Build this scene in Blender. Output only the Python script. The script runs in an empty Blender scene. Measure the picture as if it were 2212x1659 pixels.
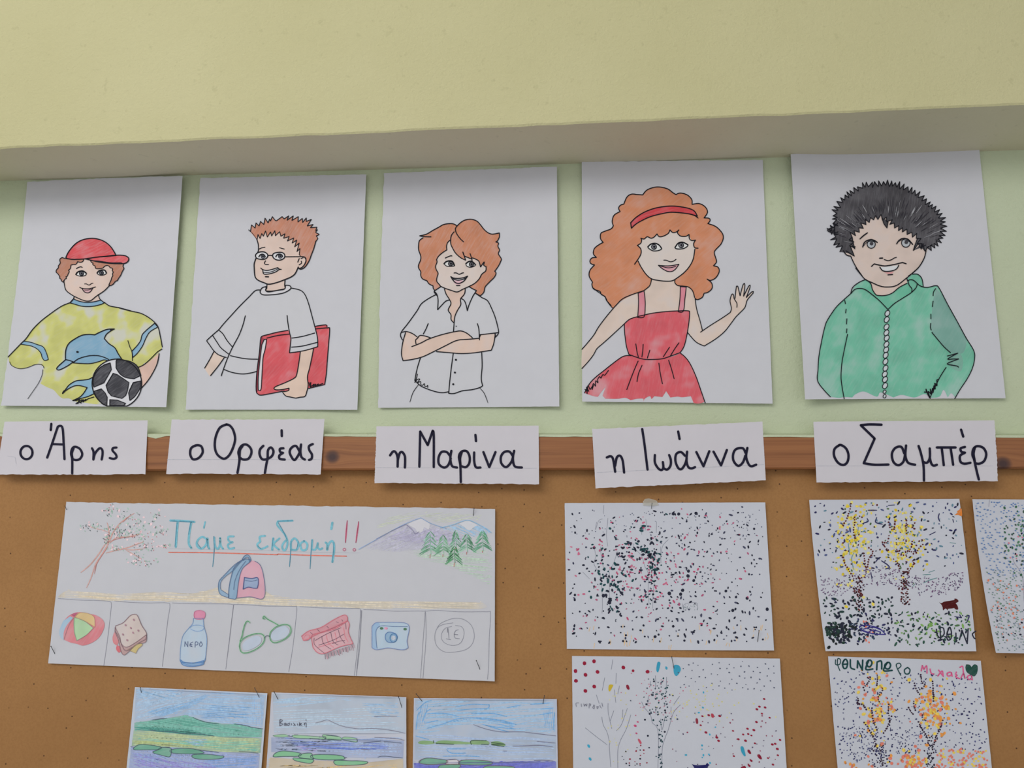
import bpy, bmesh, math, random
from mathutils import Vector, Matrix
from mathutils.geometry import delaunay_2d_cdt
random.seed(11)
SC = bpy.context.scene
COL = SC.collection

# ------------------------------------------------------------------ camera, world, light, exposure
FPX, CX, CY = 1700.0, 1106.0, 829.5            # focal length and centre in pixels of the 2212 x 1659 frame
CAM = Vector((0.0, -0.97, 1.55))               # the wall is the plane y = 0, the room lies towards -y
_up = Vector((-16.0, -10370.0, FPX)).normalized()            # right, down, forward of the camera
_a = 26000.0
_rt = Vector((_a, -(16.0*_a + FPX*FPX)/10370.0, -FPX)).normalized()
_rt = (_rt - _up*_rt.dot(_up)).normalized()
_in = _rt.cross(_up)                                          # direction into the wall
if _in.z < 0: _in = -_in
def to_world(v):                                              # camera (right, down, forward) -> world
    return Vector((v.dot(_rt), v.dot(_in), v.dot(_up)))
cam_data = bpy.data.cameras.new('camera')
cam_data.sensor_width = 36.0
cam_data.lens = FPX/2212.0*36.0
cam_data.clip_start = 0.02
cam = bpy.data.objects.new('camera', cam_data); COL.objects.link(cam)
_r, _d, _f = to_world(Vector((1,0,0))), to_world(Vector((0,1,0))), to_world(Vector((0,0,1)))
cam.matrix_world = Matrix(((_r.x, -_d.x, -_f.x, CAM.x), (_r.y, -_d.y, -_f.y, CAM.y), (_r.z, -_d.z, -_f.z, CAM.z), (0,0,0,1)))
SC.camera = cam

world = bpy.data.worlds.new('daylight'); SC.world = world
world.use_nodes = True
bgn = world.node_tree.nodes['Background']
bgn.inputs[0].default_value = (0.93, 0.96, 1.0, 1)
bgn.inputs[1].default_value = 0.68

def area_light(name, loc, target, w, h, power, col):
    l = bpy.data.lights.new(name, 'AREA'); l.shape = 'RECTANGLE'; l.size = w; l.size_y = h
    l.energy = power; l.color = col
    o = bpy.data.objects.new(name, l); COL.objects.link(o)
    o.location = loc
    o.rotation_euler = (Vector(target)-Vector(loc)).to_track_quat('-Z', 'Y').to_euler()
    return o
area_light('added_key_light', (-0.85, -1.85, 2.82), (0, 0, 1.65), 1.8, 1.2, 27, (1.0, 0.99, 0.965))  # added soft key light from the upper left; no window is seen there

SC.view_settings.view_transform = 'Standard'
SC.view_settings.look = 'None'
SC.view_settings.gamma = 1.0
SC.view_settings.use_curve_mapping = False
SC.view_settings.exposure = 0.22

# ------------------------------------------------------------------ helpers
def at(px, py, d=0.0):
    """the point d metres in front of the wall that the photograph shows at pixel (px, py)"""
    r = to_world(Vector((px-CX, py-CY, FPX)))
    t = (-d - CAM.y)/r.y
    return CAM + r*t

def lin(c):
    c = c/255.0
    return c/12.92 if c <= 0.04045 else ((c+0.055)/1.055)**2.4
LIGHT = 0.72                                                   # how bright a white surface reads in the photograph
def alb(r, g, b, k=1.0):
    return tuple(min(0.9, lin(v)/LIGHT*k) for v in (r, g, b)) + (1.0,)

_mats = {}
def new_mat(name, rough=0.85):
    m = bpy.data.materials.new(name); m.use_nodes = True
    nt = m.node_tree; b = nt.nodes['Principled BSDF']
    b.inputs['Roughness'].default_value = rough
    b.inputs['Specular IOR Level'].default_value = 0.15
    return m, nt, b
def coords(nt, scale=(1,1,1), rot=0.0):
    tc = nt.nodes.new('ShaderNodeTexCoord'); mp = nt.nodes.new('ShaderNodeMapping')
    mp.vector_type = 'POINT'
    m1 = nt.nodes.new('ShaderNodeMapping'); m1.inputs['Rotation'].default_value = (0, math.radians(rot), 0)
    nt.links.new(tc.outputs['Object'], m1.inputs[0]); nt.links.new(m1.outputs[0], mp.inputs[0])
    mp.inputs['Scale'].default_value = scale
    return mp.outputs[0]
def noise(nt, vec, scale, detail=3, rough=0.6):
    n = nt.nodes.new('ShaderNodeTexNoise'); nt.links.new(vec, n.inputs['Vector'])
    n.inputs['Scale'].default_value = scale; n.inputs['Detail'].default_value = detail; n.inputs['Roughness'].default_value = rough
    return n.outputs['Fac']
def ramp(nt, fac, stops):
    r = nt.nodes.new('ShaderNodeValToRGB'); nt.links.new(fac, r.inputs[0])
    e = r.color_ramp.elements
    while len(e) > 1: e.remove(e[0])
    e[0].position = stops[0][0]; e[0].color = stops[0][1]
    for p, c in stops[1:]:
        x = e.new(p); x.color = c
    return r.outputs[0]
def mix(nt, fac, a, b, mode='MIX'):
    m = nt.nodes.new('ShaderNodeMix'); m.data_type = 'RGBA'; m.blend_type = mode
    for s, v in ((m.inputs[0], fac), (m.inputs[6], a), (m.inputs[7], b)):
        if hasattr(v, 'is_linked'): nt.links.new(v, s)
        else: s.default_value = v
    return m.outputs[2]
def bump(nt, b, h, strength, dist):
    n = nt.nodes.new('ShaderNodeBump'); n.inputs['Strength'].default_value = strength; n.inputs['Distance'].default_value = dist
    nt.links.new(h, n.inputs['Height']); nt.links.new(n.outputs[0], b.inputs['Normal'])
W = lambda v: (v, v, v, 1)

PAPER = alb(190, 190, 197)
def mat_paper(tint=PAPER):
    k = ('paper', tint)
    if k in _mats: return _mats[k]
    m, nt, b = new_mat('paper', 0.9)
    v = coords(nt)
    n = noise(nt, v, 35, 2)
    c = ramp(nt, n, [(0.3, tuple(x*0.975 for x in tint[:3])+(1,)), (0.7, tint)])
    nt.links.new(c, b.inputs['Base Color'])
    bump(nt, b, noise(nt, v, 900, 2), 0.12, 0.0004)
    _mats[k] = m; return m
def mat_ink(rgb=(24, 24, 34)):
    if rgb == (24, 24, 34): rgb = (17, 17, 25)
    k = ('ink', rgb)
    if k in _mats: return _mats[k]
    m, nt, b = new_mat('ink', 0.6)
    v = coords(nt)
    base = alb(*rgb)
    lo = tuple(x*1.35+0.004 for x in base[:3])+(1,)
    nt.links.new(ramp(nt, noise(nt, v, 300, 2), [(0.35, base), (0.75, lo)]), b.inputs['Base Color'])
    _mats[k] = m; return m
def mat_pencil(rgb, angle=55, pale=0.3, streak=0.35, patch=0.5, dark=0.12):
    """coloured pencil: pigment rubbed over paper along one direction"""
    k = ('pencil', rgb, angle, pale, streak, patch, dark)
    if k in _mats: return _mats[k]
    m, nt, b = new_mat('coloured_pencil', 0.85)
    base = alb(*rgb)
    pal = tuple(base[i]*(1-pale)+PAPER[i]*pale for i in range(3))+(1,)
    drk = tuple(base[i]*(1-(dark if min(rgb) < 188 else 0.03)) for i in range(3))+(1,)
    v0 = coords(nt); vs = coords(nt, (22, 1, 200), angle)
    big = noise(nt, v0, 28, 2)
    col = ramp(nt, big, [(0.5-0.22/ max(patch,.1)*0.5, drk), (0.52, base), (0.5+0.2/max(patch,.1)*0.6, pal)])
    st = noise(nt, vs, 2.2, 3, 0.65)
    f = ramp(nt, st, [(0.45, W(0)), (0.8, W(streak*0.75))])
    col = mix(nt, f, col, PAPER)
    fleck = noise(nt, coords(nt, (60, 1, 240), angle), 4.5, 2, 0.6)
    col = mix(nt, ramp(nt, fleck, [(0.68, W(0)), (0.76, W(min(1, streak*1.1)))]), col, PAPER)
    nt.links.new(col, b.inputs['Base Color'])
    _mats[k] = m; return m

def link_mesh(name, verts, faces, mats, parent=None, origin=Vector((0,0,0)), smooth=False, mat_idx=None):
    me = bpy.data.meshes.new(name)
    me.from_pydata([tuple(v-origin) for v in verts], [], faces)
    for m in (mats if isinstance(mats, (list, tuple)) else [mats]): me.materials.append(m)
    if mat_idx: me.polygons.foreach_set('material_index', mat_idx)
    if smooth: me.polygons.foreach_set('use_smooth', [True]*len(me.polygons))
    me.update()
    o = bpy.data.objects.new(name, me); COL.objects.link(o)
    if parent: o.parent = parent
    else: o.location = origin
    return o
def tag(o, label=None, cat=None, group=None, kind=None):
    for k, v in (('label', label), ('category', cat), ('group', group), ('kind', kind)):
        if v: o[k] = v
    return o

FR = {'A': (100,500,8.295), 'B': (0,630,5.53), 'C': (490,450,9.2167), 'D': (400,600,5.53), 'E': (880,460,9.2167),
      'F': (800,600,5.53), 'G': (1250,390,6.1444), 'H': (1250,590,5.53), 'I': (1770,380,7.6806), 'J': (1740,580,5.53),
      'K': (0,895,6.1444), 'L': (350,895,5.53), 'M': (800,905,5.53), 'N': (1270,905,5.53), 'O': (1740,895,4.6864),
      'Q': (100,1075,4.424), 'R': (580,1085,4.424), 'S': (95,1290,5.2667), 'T': (490,1290,7.3733), 'U': (760,1290,6.806),
      'V': (270,1470,6.9125), 'W': (570,1480,6.9125), 'X': (880,1490,6.506),
      'a': (1210,1070,4.7064), 'b': (1225,1405,4.6083), 'c': (1740,1070,4.8087), 'd': (1780,1410,5.978), 'e': (2080,1060,4.6083),
      'p': (0,0,1.0)}
def parse(s):
    """drawn points: '@A x,y x,y | x,y' - @ picks the frame, | makes the point before it a corner"""
    x0, y0, k = FR['p']; pts = []; corner = []
    for t in s.split():
        if t[0] == '@': x0, y0, k = FR[t[1]]
        elif t == '|': corner[-1] = True
        else:
            a, b = t.split(','); pts.append((x0+float(a)/k, y0+float(b)/k)); corner.append(False)
    return pts, corner
def catmull(p0, p1, p2, p3, n):
    out = []
    for i in range(n):
        t = i/n; t2 = t*t; t3 = t2*t
        out.append(tuple(0.5*((2*p1[j]) + (-p0[j]+p2[j])*t + (2*p0[j]-5*p1[j]+4*p2[j]-p3[j])*t2 + (-p0[j]+3*p1[j]-3*p2[j]+p3[j])*t3) for j in (0,1)))
    return out
def smooth_run(P, step):
    if len(P) < 3:
        n = max(1, int(math.dist(P[0], P[-1])/8)) if len(P) == 2 else 1
        return [tuple(P[0][j]+(P[-1][j]-P[0][j])*i/n for j in (0,1)) for i in range(n+1)] if len(P) == 2 else list(P)
    out = []
    for i in range(len(P)-1):
        p0 = P[i-1] if i else P[0]; p3 = P[i+2] if i+2 < len(P) else P[-1]
        n = max(1, min(12, int(math.dist(P[i], P[i+1])/step)))
        out += catmull(p0, P[i], P[i+1], p3, n)
    return out+[P[-1]]
def curve(s, closed=False, straight=False, step=1.7):
    P, C = parse(s) if isinstance(s, str) else (list(s), [False]*len(s))
    if straight:
        return P+[P[0]] if closed else P
    if closed and not any(C):
        n = len(P); out = []
        for i in range(n):
            k = max(1, min(12, int(math.dist(P[i], P[(i+1) % n])/step)))
            out += catmull(P[i-1], P[i], P[(i+1) % n], P[(i+2) % n], k)
        return out+[out[0]]
    if closed: P = P+[P[0]]; C = C+[True]
    out = []; run = [P[0]]
    for i in range(1, len(P)):
        run.append(P[i])
        if C[i] or i == len(P)-1:
            r = smooth_run(run, step); out += r if not out else r[1:]; run = [P[i]]
    return out
def ellipse(fr, cx, cy, rx, ry, tilt=0, n=20):
    x0, y0, k = FR[fr]; t = math.radians(tilt); o = []
    for i in range(n):
        a = 2*math.pi*i/n; u, v = rx*math.cos(a), ry*math.sin(a)
        o.append((x0+(cx+u*math.cos(t)-v*math.sin(t))/k, y0+(cy+u*math.sin(t)+v*math.cos(t))/k))
    return o
def spiky(s, amp, half, seed=1, inward=0.35, side=1):
    """a zigzag of hair tips following a curve; amplitudes in photograph pixels"""
    rnd = random.Random(seed); P = curve(s); out = []; acc = 0; flip = 0
    for i in range(1, len(P)):
        acc += math.dist(P[i-1], P[i])
        if acc >= half:
            acc = 0; flip ^= 1
            dx, dy = P[i][0]-P[i-1][0], P[i][1]-P[i-1][1]; L = math.hypot(dx, dy) or 1
            nx, ny = dy/L*side, -dx/L*side
            a = amp*rnd.uniform(0.6, 1.15) if flip else -amp*inward*rnd.uniform(0.6, 1.3)
            j = rnd.uniform(-0.25, 0.25)*half
            out.append((P[i][0]+nx*a+dx/L*j, P[i][1]+ny*a+dy/L*j))
    return out
def inside(p, poly):
    x, y = p; c = False; j = len(poly)-1
    for i in range(len(poly)):
        xi, yi = poly[i]; xj, yj = poly[j]
        if (yi > y) != (yj > y) and x < (xj-xi)*(y-yi)/(yj-yi)+xi: c = not c
        j = i
    return c

def solve8(M, b):
    n = 8; A = [r[:]+[b[i]] for i, r in enumerate(M)]
    for i in range(n):
        p = max(range(i, n), key=lambda r: abs(A[r][i])); A[i], A[p] = A[p], A[i]
        for r in range(n):
            if r != i:
                f = A[r][i]/A[i][i]
                A[r] = [x-f*y for x, y in zip(A[r], A[i])]
    return [A[i][n]/A[i][i] for i in range(n)]
def homog(src, dst):
    M = []; B = []
    for (x, y), (u, v) in zip(src, dst):
        M.append([x, y, 1, 0, 0, 0, -u*x, -u*y]); B.append(u)
        M.append([0, 0, 0, x, y, 1, -v*x, -v*y]); B.append(v)
    h = solve8(M, B)
    return lambda x, y: ((h[0]*x+h[1]*y+h[2])/(h[6]*x+h[7]*y+1), (h[3]*x+h[4]*y+h[5])/(h[6]*x+h[7]*y+1))

class Strokes:
    """flat pen or pencil marks gathered into one mesh"""
    def __init__(s): s.v = []; s.f = []
    def disc(s, x, y, r, n=8, sx=1.0, tilt=0.0):
        b = len(s.v); c, q = math.cos(tilt), math.sin(tilt)
        for i in range(n):
            a = 2*math.pi*i/n; u, w = r*sx*math.cos(a), r*math.sin(a)
            s.v.append((x+u*c-w*q, y+u*q+w*c))
        s.f.append(tuple(range(b, b+n)))
    def line(s, P, w, taper=0.0, caps=True):
        Q = [P[0]]
        for p in P[1:]:
            if math.dist(p, Q[-1]) > 0.25: Q.append(p)
        if len(Q) < 2:
            s.disc(P[0][0], P[0][1], w*0.6); return
        n = len(Q); b = len(s.v); seg = []
        for i in range(n-1):
            dx, dy = Q[i+1][0]-Q[i][0], Q[i+1][1]-Q[i][1]; L = math.hypot(dx, dy); seg.append((dx/L, dy/L))
        for i in range(n):
            d0 = seg[max(0, i-1)]; d1 = seg[min(n-2, i)]
            dot = d0[0]*d1[0]+d0[1]*d1[1]
            if dot < 0.35 and 0 < i < n-1:
                tx, ty = d1; s_disc = True
            else:
                tx, ty = d0[0]+d1[0], d0[1]+d1[1]; L = math.hypot(tx, ty); tx /= L; ty /= L; s_disc = False
            t = i/(n-1)
            k = 1-taper*(abs(2*t-1)**3)
            hw = w*0.5*k
            if s_disc:                               # a sharp turn: end this piece and start the next
                px, py = -d0[1]*hw, d0[0]*hw
                s.v += [(Q[i][0]+px, Q[i][1]+py), (Q[i][0]-px, Q[i][1]-py)]
                s.v += [(Q[i][0]-ty*hw, Q[i][1]+tx*hw), (Q[i][0]+ty*hw, Q[i][1]-tx*hw)]
                s._marks.append(i) if hasattr(s, '_marks') else None
                s._pending = getattr(s, '_pending', []) + [(Q[i], hw)]
                s._idx = getattr(s, '_idx', []) + [len(s.v)-4]
            else:
                s.v += [(Q[i][0]-ty*hw, Q[i][1]+tx*hw), (Q[i][0]+ty*hw, Q[i][1]-tx*hw)]
        brk = set(getattr(s, '_idx', []))
        e = len(s.v)
        k = b
        while k+3 < e:
            if not (k in brk): s.f.append((k, k+1, k+3, k+2)) if (k+2 < e) else None
            k += 2
        # a break pair (k, k+1)-(k+2, k+3) is skipped because k is in brk
        pend = getattr(s, '_pending', [])
        s._idx = []; s._pending = []
        for (q, hw) in pend: s.disc(q[0], q[1], hw, 7)
        if caps and w > 1.1:
            s.disc(Q[0][0], Q[0][1], w*0.5*(1-taper), 7); s.disc(Q[-1][0], Q[-1][1], w*0.5*(1-taper), 7)

class Sheet:
    """one sheet of paper and all that is drawn on it"""
    def __init__(s, name, label, cat, group, corners, d, lift=None, bow=None, torn='', tint=PAPER, nx=44, ny=44, root=True):
        s.c = [tuple(c) for c in corners]; s.d = d; s.lift = lift or {}; s.bow = bow or {}; s.tint = tint
        U = [(0,0),(1,0),(1,1),(0,1)]
        s.to_px = homog(U, s.c); s.to_st = homog(s.c, U)
        bx = (s.c[2][0]+s.c[3][0])/2; by = (s.c[2][1]+s.c[3][1])/2
        s.org = at(bx, by, d)
        s.root = bpy.data.objects.new(name, None); COL.objects.link(s.root); s.root.location = s.org
        s.root.empty_display_size = 0.03
        tag(s.root, label, cat, group)
        s.layer = 0; s.sets = {}; s.order = []
        rnd = random.Random(hash(label) % 1000 if False else int(s.c[0][0]*7+s.c[0][1]))
        tn = {k: [rnd.uniform(-1, 1) for _ in range(200)] for k in 'tblr'}
        V = []; F = []
        def edge(side, i, n):
            a = 1.0 if side in torn else 0.16
            j = i*1.37; k = int(j); f = j-k
            return a*(tn[side][k % 200]*(1-f)+tn[side][(k+1) % 200]*f)
        def pos(i, j):
            u, v = i/nx, j/ny
            x, y = s.to_px(u, v)
            q = s.bow
            x += q.get('l', 0)*4*v*(1-v)*(1-u) + q.get('r', 0)*4*v*(1-v)*u
            y += q.get('t', 0)*4*u*(1-u)*(1-v) + q.get('b', 0)*4*u*(1-u)*v
            if j == 0: y += edge('t', i, nx)
            if j == ny: y += edge('b', i, nx)
            if i == 0: x += edge('l', j, ny)
            if i == nx: x += edge('r', j, ny)
            return x, y
        for j in range(ny+1):
            for i in range(nx+1):
                x, y = pos(i, j); V.append(at(x, y, s.h(i/nx, j/ny)))
        m = len(V)
        for v in V[:m]: V.append(v+Vector((0, 0.00022, 0)))
        g = lambda i, j: j*(nx+1)+i
        for j in range(ny):
            for i in range(nx):
                q = (g(i,j), g(i,j+1), g(i+1,j+1), g(i+1,j)); F.append(q); F.append(tuple(m+k for k in reversed(q)))
        rim = [g(i,0) for i in range(nx)]+[g(nx,j) for j in range(ny)]+[g(i,ny) for i in range(nx,0,-1)]+[g(0,j) for j in range(ny,0,-1)]
        for k in range(len(rim)):
            a, b = rim[k], rim[(k+1) % len(rim)]; F.append((a, b, b+m, a+m))
        s.sheet = link_mesh('sheet', V, F, mat_paper(tint), s.root, s.org, smooth=True)
        try: s.sheet.data.set_sharp_from_angle(angle=math.radians(40))
        except Exception: pass
    def h(s, u, v):
        u = min(1.05, max(-0.05, u)); v = min(1.05, max(-0.05, v)); L = s.lift; d = s.d
        d += L.get('l', 0)*max(0, 1-u/0.55)**2.2 + L.get('r', 0)*max(0, (u-0.45)/0.55)**2.2
        d += L.get('b', 0)*max(0, (v-0.45)/0.55)**2.2 + L.get('t', 0)*max(0, 1-v/0.55)**2.2
        d += L.get('m', 0)*math.sin(math.pi*min(1, max(0, u)))*math.sin(math.pi*min(1, max(0, v)))
        for k, (a, b) in (('tl', (0,0)), ('tr', (1,0)), ('br', (1,1)), ('bl', (0,1))):
            if k in L: d += L[k]*max(0, 1-math.hypot(u-a, v-b)/0.6)**2
        return d
    def map(s, pts, layer):
        off = 0.00016+0.000016*layer
        out = []
        for x, y in pts:
            u, v = s.to_st(x, y)
            out.append(at(x, y, s.h(u, v)+off))
        return out
    def clip(s, P):
        return [(min(max(x, -60), 2300), y) for x, y in P]
    def fill(s, name, pts, mat, parent=None, line=0, closed=True, straight=False, label=None, ink_part='ink_outline', grid=7.0, ink=(24,24,34), step=1.7):
        P = curve(pts, True, straight, step)
        if P[0] == P[-1] or math.dist(P[0], P[-1]) < 1e-6: P = P[:-1]
        Q = [P[0]]
        for p in P[1:]:
            if math.dist(p, Q[-1]) > 0.2: Q.append(p)
        P = Q
        xs = [p[0] for p in P]; ys = [p[1] for p in P]
        inner = []
        if max(xs)-min(xs) > grid*1.3 or max(ys)-min(ys) > grid*1.3:
            y = min(ys)+grid/2
            while y < max(ys):
                x = min(xs)+grid/2
                while x < max(xs):
                    if inside((x, y), P): inner.append((x, y))
                    x += grid
                y += grid
        n = len(P)
        co = [Vector(p) for p in P+inner]
        ed = [(i, (i+1) % n) for i in range(n)]
        r = delaunay_2d_cdt(co, ed, [], 1, 1e-4)
        vs = [(v.x, v.y) for v in r[0]]; fs = [tuple(f) for f in r[2]]
        fs = [f for f in fs if inside((sum(vs[i][0] for i in f)/len(f), sum(vs[i][1] for i in f)/len(f)), P)]
        o = link_mesh(name, s.map(vs, s.layer), fs, mat, parent or s.root, s.org)
        if parent and parent is not s.root: pass
        if label: o['label'] = label
        s.layer += 1
        if line: s.ink(P+[P[0]], line, ink_part, ink)
        return o
    def ink(s, pts, w=1.7, part='ink_outline', color=(24,24,34), closed=False, straight=False, taper=0.0, kind=None, parent=None, level=22):
        k = (part, color, level, kind)
        if k not in s.sets: s.sets[k] = Strokes(); s.order.append((k, parent))
        P = pts if not isinstance(pts, str) else curve(pts, closed, straight)
        w = w*1.12 if w > 1.2 else w
        if closed and not isinstance(pts, str): P = list(P)+[P[0]]
        s.sets[k].line(P, w, taper)
    def dot(s, x, y, r, part='ink_outline', color=(24,24,34), sx=1.0, tilt=0.0, kind=None, level=22, n=8):
        k = (part, color, level, kind)
        if k not in s.sets: s.sets[k] = Strokes(); s.order.append((k, None))
        s.sets[k].disc(x, y, r, n, sx, tilt)
    def hatch(s, poly, angle, gap, w, color, part='pencil_shading', level=2, seed=3, broken=0.25, wave=1.2, closed=True, straight=False, kind='stuff'):
        P = curve(poly, True, True)[:-1]
        rnd = random.Random(seed); t = math.radians(angle); c, q = math.cos(t), math.sin(t)
        R = [(x*c+y*q, -x*q+y*c) for x, y in P]
        y = min(p[1] for p in R); ymax = max(p[1] for p in R)
        while y < ymax:
            y += gap*rnd.uniform(0.6, 1.4)
            xs = []
            for i in range(len(R)):
                (x1, y1), (x2, y2) = R[i], R[(i+1) % len(R)]
                if (y1 > y) != (y2 > y): xs.append(x1+(y-y1)*(x2-x1)/(y2-y1))
            xs.sort()
            for a, b in zip(xs[::2], xs[1::2]):
                L = b-a
                if L < 1.5: continue
                pos = a+rnd.uniform(0, min(L*0.2, 6))
                while pos < b-1:
                    e = min(b-rnd.uniform(0, min(L*0.1, 4)), pos+L*rnd.uniform(0.35, 1.1))
                    if e-pos > 1.5:
                        n = max(2, int((e-pos)/9)); ph = rnd.uniform(0, 6.28); am = rnd.uniform(0.2, 1)*wave
                        pts = []
                        for i in range(n+1):
                            xx = pos+(e-pos)*i/n; yy = y+am*math.sin(ph+xx*0.035)
                            X, Y = xx*c-yy*q, xx*q+yy*c
                            u, v = s.to_st(X, Y)
                            if 0.006 < u < 0.994 and 0.006 < v < 0.994: pts.append((X, Y))
                        if len(pts) > 1: s.ink(pts, w*rnd.uniform(0.6, 1.3), part, color, taper=0.75, level=level, kind=kind)
                    pos = e+rnd.uniform(0, broken*L*0.5)+rnd.uniform(0.5, 2)
    def mark_labels(s, labels): s.labels = labels
    def done(s, labels=None, names=None):
        labels = labels or {}
        for (k, parent) in s.order:
            part, color, level, kind = k; st = s.sets[k]
            if level >= 14: level += s.layer
            if not st.f: continue
            o = link_mesh(part.split('#')[0], s.map(st.v, level), st.f, mat_ink(color), parent or s.root, s.org)
            if part in labels: o['label'] = labels[part]
            if kind: o['kind'] = kind
        return s.root

# ------------------------------------------------------------------ the setting
D_BOARD, D_RAIL, D_BEAM = 0.004, 0.020, 0.112
def mat_plaster(name, c1, c2, dist=0.0012):
    m, nt, b = new_mat(name, 0.8)
    v = coords(nt)
    n = noise(nt, v, 3.0, 4)
    col = ramp(nt, n, [(0.3, c1), (0.7, c2)])
    sp = noise(nt, v, 85, 2)
    col = mix(nt, ramp(nt, sp, [(0.66, W(0)), (0.74, W(0.35))]), col, tuple(x*0.82 for x in c1[:3])+(1,))
    nt.links.new(col, b.inputs['Base Color'])
    a = nt.nodes.new('ShaderNodeMath'); a.operation = 'ADD'
    nt.links.new(noise(nt, coords(nt, (1, 1, 1.5)), 70, 4, 0.7), a.inputs[0])
    nt.links.new(noise(nt, v, 260, 3, 0.7), a.inputs[1])
    bump(nt, b, a.outputs[0], 0.8, dist)
    return m
green = mat_plaster('pale_green_plaster', alb(176, 184, 156), alb(183, 191, 166))
yellow = mat_plaster('pale_yellow_plaster', alb(180, 175, 135), alb(187, 182, 144))
soffit = mat_plaster('beam_underside_paint', alb(190, 184, 163), alb(197, 191, 171), 0.0006)

def box_between(name, mats, x0, x1, zs, d0, d1, parent=None):
    """a long member; zs gives bottom-left, bottom-right, top-left, top-right heights"""
    bl, br, tl, tr = zs
    V = [Vector((x0,-d1,bl)), Vector((x1,-d1,br)), Vector((x1,-d1,tr)), Vector((x0,-d1,tl)),
         Vector((x0,-d0,bl)), Vector((x1,-d0,br)), Vector((x1,-d0,tr)), Vector((x0,-d0,tl))]
    F = [(0,1,2,3), (5,4,7,6), (4,5,1,0), (3,2,6,7), (4,0,3,7), (1,5,6,2)]
    return V, F
def line_z(p, q, d, x):
    a, b = at(p[0], p[1], d), at(q[0], q[1], d)
    return a.z+(b.z-a.z)*(x-a.x)/(b.x-a.x)
XL, XR = -1.9, 1.9
# wall
V = [Vector(c) for c in ((XL,0,0), (XR,0,0), (XR,0,2.9), (XL,0,2.9), (XL,0.12,0), (XR,0.12,0), (XR,0.12,2.9), (XL,0.12,2.9))]
tag(link_mesh('wall_back', V, [(0,1,2,3), (5,4,7,6), (4,5,1,0), (3,2,6,7), (4,0,3,7), (1,5,6,2)], green), kind='structure')
# the deep boxed beam above the drawings: underside between two traced lines
def beam_mesh():
    nx = 150
    V = []; F = []; MI = []
    rnd = random.Random(4)
    for i in range(nx+1):
        x = XL+(XR-XL)*i/nx
        zb = line_z((0, 391), (2212, 324), 0.0, x)
        zf = line_z((0, 320), (2212, 226), D_BEAM, x)+rnd.uniform(-0.0007, 0.0007)
        V += [Vector((x, 0, zb)), Vector((x, -D_BEAM+0.0015, zf)), Vector((x, -D_BEAM, zf+0.0018+rnd.uniform(0,0.0006))), Vector((x, -D_BEAM, 2.9)), Vector((x, 0, 2.9))]
    for i in range(nx):
        a = i*5; b = a+5
        F += [(a, b, b+1, a+1), (a+1, b+1, b+2, a+2), (a+2, b+2, b+3, a+3), (a+3, b+3, b+4, a+4)]
        MI += [1, 0, 0, 0]
    F += [(0, 1, 2, 3, 4), tuple(nx*5+k for k in (4, 3, 2, 1, 0))]; MI += [0, 0]
    return V, F, MI
V, F, MI = beam_mesh()
tag(link_mesh('trim_1', V, F, [yellow, soffit], mat_idx=MI), kind='structure', label='pale yellow plastered beam with a grey beige underside across the top')

# floor and ceiling of the room, out of the frame
m, nt, b = new_mat('classroom_floor', 0.6)
v = coords(nt); nt.links.new(ramp(nt, noise(nt, v, 12, 3), [(0.3, (0.36,0.34,0.31,1)), (0.7, (0.42,0.40,0.37,1))]), b.inputs['Base Color'])
V = [Vector(c) for c in ((-4,0.12,0), (4,0.12,0), (4,-5.5,0), (-4,-5.5,0), (-4,0.12,-0.1), (4,0.12,-0.1), (4,-5.5,-0.1), (-4,-5.5,-0.1))]
BOXF = [(0,1,2,3), (5,4,7,6), (4,5,1,0), (3,2,6,7), (4,0,3,7), (1,5,6,2)]
tag(link_mesh('floor', V, BOXF, m), kind='structure')
ceil_m = mat_plaster('white_ceiling', (0.74,0.73,0.68,1), (0.78,0.77,0.72,1))
V = [Vector(c) for c in ((-4,0.12,2.9), (4,0.12,2.9), (4,-5.5,2.9), (-4,-5.5,2.9), (-4,0.12,3.0), (4,0.12,3.0), (4,-5.5,3.0), (-4,-5.5,3.0))]
tag(link_mesh('ceiling', V, BOXF, ceil_m), kind='structure')

# ------------------------------------------------------------------ pinboard: brown hardboard panel and its pine rail
def mat_board():
    m, nt, b = new_mat('brown_hardboard', 0.55)
    v = coords(nt)
    col = ramp(nt, noise(nt, v, 5, 4), [(0.3, alb(144, 104, 63)), (0.7, alb(158, 116, 72))])
    fine = noise(nt, v, 420, 2)
    col = mix(nt, ramp(nt, fine, [(0.35, W(0.25)), (0.6, W(0))]), col, alb(128, 88, 52))
    vo = nt.nodes.new('ShaderNodeTexVoronoi'); vo.voronoi_dimensions = '2D'; vo.inputs['Scale'].default_value = 42
    sx = nt.nodes.new('ShaderNodeSeparateXYZ'); cx = nt.nodes.new('ShaderNodeCombineXYZ')
    nt.links.new(v, sx.inputs[0]); nt.links.new(sx.outputs[0], cx.inputs[0]); nt.links.new(sx.outputs[2], cx.inputs[1])
    nt.links.new(cx.outputs[0], vo.inputs['Vector'])
    hole = ramp(nt, vo.outputs['Distance'], [(0.0, W(1)), (0.026, W(0.9)), (0.05, W(0))])
    sel = nt.nodes.new('ShaderNodeSeparateColor'); nt.links.new(vo.outputs['Color'], sel.inputs[0])
    on = ramp(nt, sel.outputs[0], [(0.45, W(0)), (0.6, W(1))])
    mm = mix(nt, 1.0, hole, on, 'MULTIPLY')
    col = mix(nt, mm, col, alb(70, 45, 30))
    nt.links.new(col, b.inputs['Base Color'])
    b.inputs['Specular IOR Level'].default_value = 0.2
    bump(nt, b, noise(nt, v, 500, 3), 0.15, 0.0004)
    return m
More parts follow.
